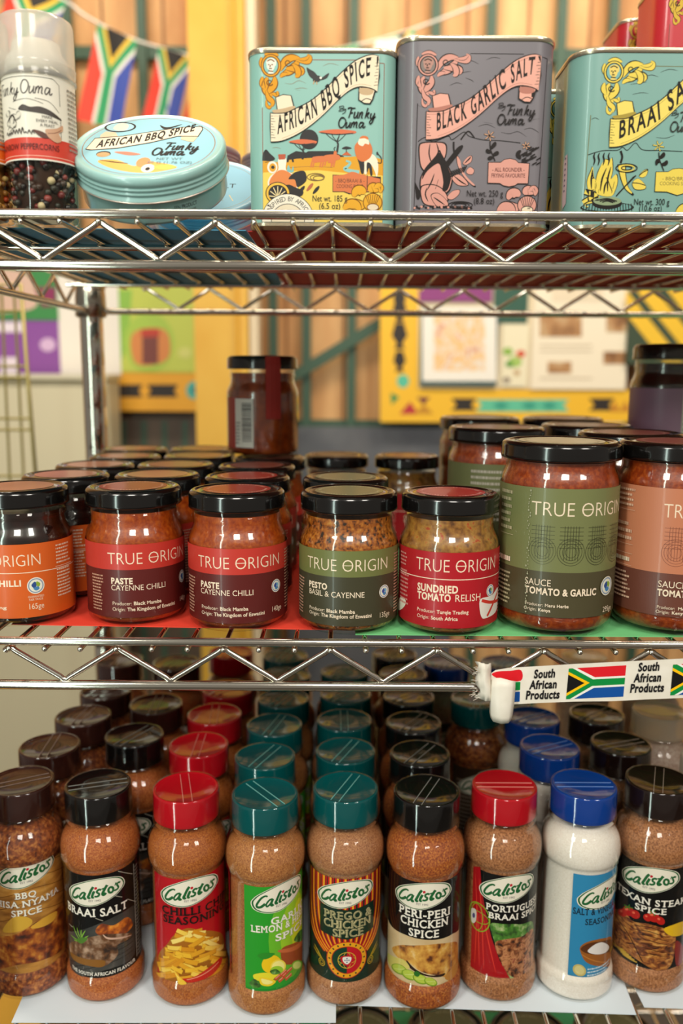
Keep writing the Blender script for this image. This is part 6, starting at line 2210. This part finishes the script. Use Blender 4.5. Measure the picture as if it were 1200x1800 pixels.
def round_tin(label, hexc, loc, rot, R=50.0, th=33.0, art=True, group='round screw top tins on the top shelf', cat='tin'):
    k = 0.001
    t = thing('round_tin', label, cat, loc, rot, group)
    m = mat(hexc, 0.3, coat=.4)
    q = MB()
    q.lathe(prof([(R - 5, 0), (R - 2.5, .6), (R - 1.8, 2.5), (R - 1.8, th - 12)], k), m, 64, cap1=True)
    q.build('body', t)
    z0 = th - 17
    pr = [(R - .2, z0), (R + .5, z0 + .5), (R + .5, z0 + 1.4), (R - .2, z0 + 2.0)]
    for i in range(3):
        z = z0 + 3 + i * 3.0
        pr += [(R - .2, z), (R - .9, z + .8), (R - .9, z + 1.2), (R - .1, z + 2.0)]
    pr += [(R, th - 3.5), (R - .4, th - 1.4), (R - 1.6, th - .2), (R - 2.6, th), (R - 3.6, th - .5), (R - 5, th - .7), (R - 12, th - .7)]
    q = MB()
    q.lathe(prof(pr, k), m, 64)
    q.lathe(prof([(R + .1, z0 - .6), (R + .9, z0 - .1), (R + .9, z0 + .5), (R + .1, z0 + .9)], k), mat('#d8c6b8', .3, .6), 64, cap0=False, cap1=False)
    q.build('lid', t)
    if art:
        A = Art(0.01)
        F = lambda u, v: ((u - 515) / 478 * 47, (225 - v) / 150 * 47)
        rr = R - 6
        A.ell(0, 0, rr, rr, mat(hexc if art == 2 else '#93c3cf', .6, spec=.2), n=60)
        if art == 1:
            A.ring(0, 0, rr - 1.5, rr - 1.5, .7, mat('#8a6a50'), n=60)
            A.blob([(205, 305), (330, 300), (470, 330), (520, 295), (560, 305), (700, 320), (760, 335), (690, 350), (560, 362), (420, 355), (290, 335)], mat('#e8a83c'), F)
            A.stroke([(215, 302), (330, 312), (420, 318)], 1.6, INK, F, 'leaf')
            A.ell(520, 312, 48, 24, mat('#d8843c'), F)
            A.ell(565, 340, 45, 20, mat('#f0e0d0'), F)
            A.ell(565, 343, 16, 8, INK, F)
            A.blob([(600, 335), (690, 322), (750, 332), (690, 345)], mat('#f0c83c'), F)
            A.ell(222, 272, 50, 15, INK, F)
            A.ell(222, 275, 46, 12, mat('#b88a50'), F)
            A.blob([(290, 262), (380, 260), (480, 272), (400, 278)], mat('#c8684a'), F)
            A.ell(255, 130, 115, 28, INK, F)
            A.ell(255, 130, 100, 23, mat('#93c3cf'), F)
            A.blob([(210, 138), (225, 115), (265, 108), (310, 120), (305, 145), (255, 150)], mat('#f0dcc0'), F)
            A.blob([(540, 118), (600, 130), (700, 112), (640, 132), (580, 140)], INK, F)
            for pts, m2 in (([(140, 175), (165, 155), (240, 160), (280, 190), (200, 212), (150, 205)], mat('#d8bc98')), ([(725, 175), (850, 168), (820, 208), (780, 205), (725, 195)], mat('#d8bc98')),
                            ([(80, 250), (110, 190), (300, 178), (520, 150), (700, 128), (850, 122), (865, 140), (845, 180), (700, 180), (520, 215), (300, 245), (120, 255)], INK),
                            ([(86, 247), (114, 194), (300, 182), (520, 154), (700, 132), (846, 126), (858, 140), (840, 176), (700, 176), (520, 211), (300, 241), (122, 251)], mat('#f0d8b8'))):
                A.poly(pts, m2, F)
            x0, x1 = F(150, 0)[0], F(805, 0)[0]

            def wp(x, y):
                t_ = (x - x0) / (x1 - x0)
                return (x, F(0, 240 - 92 * t_ + 10 * math.sin(PI * t_))[1] + y)
            A.text('AFRICAN BBQ SPICE', (x0 + x1) / 2, 0, 11.5, mat('#14100e', .6, spec=.2), bold=2, fit=x1 - x0, warp=wp, sp=.04)
            G_ = lambda u, v: F((u - 200) * .40 + 565, (v - 230) * .17 + 212)
            for p in SCRIPT1:
                A.stroke(p, 1.35, mat('#14100e', .6, spec=.2), G_)
            G_ = lambda u, v: F((u - 200) * .40 + 565, (v - 230) * .17 + 205)
            for p in SCRIPT2:
                A.stroke(p, 1.35, mat('#14100e', .6, spec=.2), G_)
            A.text('NET WT', F(690, 300)[0], F(690, 300)[1], 3.2, mat('#5a7a80'))
            A.text('50 G (1.76 OZ)', F(700, 318)[0], F(700, 318)[1], 3.2, mat('#5a7a80'))
        else:
            A.ring(0, 0, rr - 1.5, rr - 1.5, .6, mat('#8a8a80'), n=60)
            A.text('BRAAI SALT', 0, -2, 7, INK, fit=48)
            for k_ in range(6):
                A.stroke([(-20 + k_ * 8, -14), (-16 + k_ * 8, -24)], 3, mat('#d8c08a' if k_ % 2 else '#7aa0a0'), None, 'leaf')
        A.finish('lid_label', lambda x, y, z: Vector((x / 1000, y / 1000, (th - .72 + z) / 1000)), t, 0)
        if art == 1:
            A = Art(0.01)
            A.text('EEN PRODUCT', 30, 9.5, 2.6, INK, fit=17)
            A.text('SPECERYE', 30, 5.2, 2.6, INK, fit=15)
            A.finish('side_print', wrap_cylinder(R - 1.8, 0), t, 3, (0, 60))
    return t


TILT = math.radians(35)
# the leaning tin rests on its front edge; its back edge leans on the tins behind
zf = LT
c0 = at(257, 318, Y=0.640)
Rm, thm = 0.050, 0.033


def leaning(label, hexc, px, yfront, tilt, R, th, art, yaw=0.0):
    # lowest point: the front bottom edge at height LT
    X = at(px, 340, Y=yfront).x
    M = Matrix.Rotation(yaw, 3, 'Z') @ Matrix.Rotation(tilt, 3, 'X')
    low = min((M @ Vector((r * math.cos(a), r * math.sin(a), z))).z for a in [i * PI / 60 for i in range(120)] for r, z in ((R - .005, 0), (R - .0018, .0025), (R + .0008, th - .017)))
    t = round_tin(label, hexc, (X, yfront + R * math.cos(tilt), LT - low + 0.0002), M.to_euler(), R * 1000, th * 1000, art)
    return t


leaning('large light blue round tin leaning forward with its printed lid showing', '#a0c9c3', 252, 0.593, math.radians(37), 0.0530, 0.034, 1)
leaning('pale blue round tin leaning behind the large one, next to the square tin', '#8ab8cc', 356, 0.700, math.radians(38), 0.048, 0.030, 2)
for k in range(3):
    round_tin('mauve grey round tin, %s of the nearer stack behind the leaning tins' % ('lowest', 'middle one', 'topmost')[k], '#7d7176', (-0.143, 0.840, LT + k * 0.0352), (0, 0, 0.4 * k), 45, 35, 0)
    round_tin('mauve grey round tin, %s of the farther stack behind the leaning tins' % ('lowest', 'middle one', 'topmost')[k], '#7d7176', (-0.060, 0.905, LT + k * 0.0382), (0, 0, 0.4 * k), 45, 38, 0)

# ------------------------------------------------------------------ pepper grinders
GR = 23.3
PEP = [mat('#1e1512', .35), mat('#3a2418', .4), mat('#6a1f1c', .35), mat('#8a3a34', .4), mat('#c9b48a', .45), mat('#2c2a20', .4)]


def grinder(label, loc, rot, labelmesh, corns, group='clear grinders on the top shelf'):
    t = thing('spice_grinder', label, 'grinder', loc, (0, 0, rot), group)
    q = MB(); q.lathe(prof([(19, .3), (21.6, .8), (22.6, 3), (22.9, 8), (22.6, 30), (23.1, 36), (23.3, 38), (23.3, 90), (22.6, 94), (21, 96)], .001), GLASS, 48, cap0=True, cap1=False); q.build("glass", t)
    q = MB()
    rd = random.Random(11)
    for k in range(620):
        a, z = rd.uniform(0, 2 * PI), rd.uniform(.0035, .093)
        r = rd.uniform(.0178, .0196) if k < 520 else rd.uniform(0, .017)
        if k >= 520:
            z = rd.uniform(.088, .093)
        if z > .039 and z < .086 and k < 520 and not math.sin(a) > -.2 and k % 3:
            continue
        q.ico((r * math.cos(a), r * math.sin(a), z), rd.uniform(.0019, .0027), corns[rd.choice((0, 0, 1, 1, 2, 2, 3, 4, 5, 5)) % len(corns)])
    q.lathe(prof([(15, 2), (17.8, 3), (17.8, 90), (14, 92)], .001), corns[1], 24)
    o = q.build('peppercorns', t)
    o['kind'] = 'stuff'
    link('label', labelmesh, t)
    q = MB()
    q.lathe(prof([(23.6, 89.5), (24.6, 89.8), (24.8, 91), (24.4, 92), (24.4, 97), (24.8, 98), (24.3, 99), (24.0, 124.5), (23.4, 127), (22, 128), (8, 128.2)], .001), FROST, 48, cap0=False, cap1=True)
    q.build('clear_cap', t)
    q = MB()
    q.lathe(prof([(20, 94), (21, 96), (19.5, 104), (16, 108), (15, 114), (8, 116)], .001), mat('#e8e4dc', .4), 36)
    q.build('grinding_head', t)
    return t


def grinder_label(band, bandtxt, off=0.0):
    A = Art(0.008)
    h = 53.0
    A.rect(-58, 0, 58, h, mat('#e6dfcf', .45, coat=.2))
    A.rect(-58, 1, 46, 14, mat(band, .45, coat=.2))
    A.rect(-58, 2.6, 46, 3.0, mat('#f0b8a0'))
    U = unroll(73, 285, 0, 80, 6.207, GR, .397, 2.86, -.16)
    I_ = mat('#3a322c', .5)
    O = lambda u, v: (U(u, v)[0], U(u, v)[1])
    S1 = lambda u, v: (-24 + (u - 375) / 600 * 19, 44.5 - (v - 340) / 220 * 7.5)
    S2 = lambda u, v: (-3.5 + (u - 190) / 560 * 19.5, 45.0 - (v - 545) / 210 * 8.0)
    for p in SCRIPT1:
        A.stroke(p, .7, I_, S1)
    for p in SCRIPT2:
        A.stroke(p, .7, I_, S2)
    A.stroke([(-50, h - 2), (17, h - 2), (21, h - 5), (21, h - 18)], .3, I_, sm=0)
    A.stroke([(21, 28), (21, 14)], .3, I_)
    A.blob([(-6, 31), (-3, 34), (2, 32.5), (8, 33), (15, 31), (22, 26.5), (12, 28.5), (2, 29.5)], mat('#3c322c'))
    for pts in ([(-10, 36), (0, 37.5), (10, 35)], [(5, 38), (14, 36.5), (20, 31)], [(-14, 33), (-8, 31)]):
        A.stroke(pts, .25, I_)
    for k in range(9):
        rd = random.Random(k + 3)
        u, v = -19 + rd.uniform(0, 16), 17 + rd.uniform(0, 13)
        A.ell(u, v, 2.6, 1.7, mat('#8a857a'), rot=rd.uniform(0, 3))
        A.ell(u, v, 2.3, 1.4, mat('#dcd5c4'), rot=rd.uniform(0, 3))
    for k in range(10):
        rd = random.Random(k + 30)
        A.stroke([(-18 + k * 2.2, 15 + rd.uniform(0, 2)), (-17 + k * 2.2, 17 + rd.uniform(0, 3)), (-16 + k * 2.2, 16)], .7, I_, None, 'leaf')
    for pts in ([(-16, 24), (-11, 28), (-8, 23)], [(-14, 18), (-9, 21)]):
        A.stroke(pts, 1.1, I_, None, 'leaf')
    for st, y in (('MAKE', 26.2), ('EVERY MEAL', 23.6), ('A FEAST', 21.0)):
        A.text(st, 12, y, 1.7, I_)
    A.blob([(3, 18.5), (9, 17.5), (13, 14.5), (8, 14.2)], mat('#5a3428'))
    A.blob([(12, 15), (10.5, 19), (14, 20), (18, 21), (22, 23.5), (22, 20), (19, 18), (21, 14), (17, 12)], mat('#c89a7a'))
    A.stroke([(12, 17), (17, 18), (21, 20.5)], .4, mat('#7a4a34'))
    A.text(bandtxt, -3, 6.6, 3.6, mat('#4a1410'), fit=44, bold=0)
    tiny(A, 27, 40, 8, 48, 14, mat('#8a8276'), 71)
    if off:
        for v in A.b.v:
            pass
    return A.finish('label', wrap_cylinder(GR, 36.6), False, 1.1, (-58, 58))


pg = at(73, 260, Y=0.600)
grinder('clear grinder of mixed peppercorns with red banded label', (pg.x, 0.600, LT), 0.0, grinder_label('#cf3a26', 'RAINBOW PEPPERCORNS'), PEP)
pg2 = at(-41, 260, Y=0.600)
grinder('clear grinder with orange banded label cut by the picture edge', (pg2.x, 0.600, LT), R_(-12), grinder_label('#d9701e', 'BRAAI SEASONING'), [mat('#8a5a24', .4), mat('#a8702c', .4), mat('#b8451c', .4), mat('#c99a4a', .4), mat('#d8b46a', .4), mat('#6a3a18', .4)])

# ------------------------------------------------------------------ printed paper tape across the middle shelf's front edge
TY = YF - 0.0075
tpo = at(1030, 1200, Y=TY)
tp = thing('flag_tape', 'white paper tape printed with flags and lettering on the shelf edge', 'tape', tpo)


def tp_(u, v):
    p = at(820 + u / 3.158, 1130 + v / 3.158, Y=TY)
    return ((p.x - tpo.x) * 1000, (p.z - tpo.z) * 1000)


def extrude_xz(pts, y0, y1, m, name, parent):
    q = MB()
    t = tessellate_polygon([[Vector((x, z, 0)) for x, z in pts]])
    n = len(pts)
    vs = [(x / 1000, y0, z / 1000) for x, z in pts] + [(x / 1000, y1, z / 1000) for x, z in pts]
    fs = [f for f in t] + [tuple(n + i for i in reversed(f)) for f in t] + [(i, (i + 1) % n, n + (i + 1) % n, n + i) for i in range(n)]
    q.add(vs, fs, m)
    me = q.mesh(name)
    bm = bmesh.new(); bm.from_mesh(me); bmesh.ops.recalc_face_normals(bm, faces=bm.faces); bm.to_mesh(me); bm.free()
    return link(name, me, parent)


TAPE = noisy('tape_paper', [(0.3, '#e2d9c8'), (0.7, '#f0e8da')], 60, 3, 0.45)
top_edge = [(135, 170), (160, 152), (230, 140), (400, 130), (600, 118), (800, 108), (1000, 98), (1200, 88), (1480, 74)]
bot_edge = [(1480, 290), (1200, 306), (1000, 314), (800, 324), (600, 326), (400, 334), (250, 342), (135, 350)]
extrude_xz([tp_(*p) for p in top_edge + bot_edge], 0, 0.0004, TAPE, 'strip', tp)
A = Art(0.02)
Z0 = lambda u, v: tp_(u, v)
A.blob([(140, 178), (165, 160), (240, 155), (302, 152), (300, 210), (200, 205)], FLAGS2['r'], Z0, 4)
A.poly([(265, 218), (298, 216), (296, 262), (262, 264)], FLAGS2['g'], Z0)
A.poly([(262, 272), (295, 270), (293, 326), (256, 328)], FLAGS2['b'], Z0)
for dx, dy in ((0, 0), (578, -22)):
    draw_flag(A, [tp_(566 + dx, 142 + dy), tp_(885 + dx, 124 + dy), tp_(868 + dx, 298 + dy), tp_(550 + dx, 312 + dy)], FLAGS2)
IM = mat('#141214', .4)
for (uc, dv) in ((430, 0), (1008, -38), (1590, -76)):
    for st, cu, vb, w, ex_ in (('South', 1, 195, 120, 0), ('African', -6, 255, 152, 0), ('Products', -10, 312, 190, 0)):
        x0, y0 = tp_(uc + cu - w / 2, vb + dv)
        x1, y1 = tp_(uc + cu + w / 2, vb + dv - 6)
        h = abs(tp_(uc, vb)[1] - tp_(uc, vb - 36)[1])
        A.text(st, (x0 + x1) / 2, 0, h * 1.25, IM, bold=2, fit=x1 - x0, slant=.06, sp=.0, warp=lambda x, y, x0=x0, y0=y0, x1=x1, y1=y1: (x, y0 + (y1 - y0) * (x - x0) / (x1 - x0) + y))
A.finish('print', lambda x, y, z: Vector((x / 1000, -z / 1000 - 0.00005, y / 1000)), tp, 0)
# folded end: a flap hanging forward, and the torn end round the rail
q = MB()
fl_pts = [[(132, 205), (140, 185), (180, 178), (240, 195), (266, 205)], [(128, 250), (132, 235), (180, 228), (240, 232), (264, 245)], [(126, 310), (130, 312), (180, 314), (230, 316), (256, 322)], [(124, 380), (130, 385), (180, 390), (220, 392), (246, 390)], [(130, 412), (140, 422), (180, 426), (220, 424), (238, 418)]]
dep = [[0, .003, .005, .0045, .002], [0, .004, .006, .0055, .003], [0, .0045, .007, .0065, .004], [0, .0045, .0075, .007, .004], [0, .004, .0065, .006, .0035]]
vs = []
for row, dr in zip(fl_pts, dep):
    for p, d_ in zip(row, dr):
        x, z = tp_(*p)
        vs.append((x / 1000, -0.0008 - d_, z / 1000))
q.add(vs, [(r * 5 + c + 1, r * 5 + c, (r + 1) * 5 + c, (r + 1) * 5 + c + 1) for r in range(4) for c in range(4)], TAPE, True)
o = q.build('folded_flap', tp)
sd = o.modifiers.new('paper', 'SOLIDIFY'); sd.thickness = 0.0003
q = MB()
rd = random.Random(2)
cols = 8
vs = []
for i in range(7):
    for j in range(cols):
        u = 52 + j * 12 + rd.uniform(-4, 4) + (10 if i > 3 else 0)
        v = 95 + i * 34 + rd.uniform(-5, 5) + j * 2.5
        if j == 0:
            u += rd.uniform(-14, 22)
        x, z = tp_(u, v)
        vs.append((x / 1000, 0.0012 - 0.0065 * math.sin(PI * min(1, (j + .6) / cols)) + rd.uniform(-.0012, .0012), z / 1000))
q.add(vs, [(r * cols + c + 1, r * cols + c, (r + 1) * cols + c, (r + 1) * cols + c + 1) for r in range(6) for c in range(cols - 1)], TAPE, True)
for k in range(34):       # torn fibres
    u, v = 50 + rd.uniform(-12, 26), 120 + rd.uniform(0, 180)
    x, z = tp_(u, v)
    x2, z2 = tp_(u - rd.uniform(8, 30), v + rd.uniform(-14, 14))
    y = -rd.uniform(.001, .006)
    q.tube([(x / 1000, y, z / 1000), ((x + x2) / 2000, y - .001, (z + z2) / 2000 + .0006), (x2 / 1000, y, z2 / 1000)], 0.00018, TAPE, 4)
o = q.build('torn_end', tp)
sd = o.modifiers.new('paper', 'SOLIDIFY'); sd.thickness = 0.0003
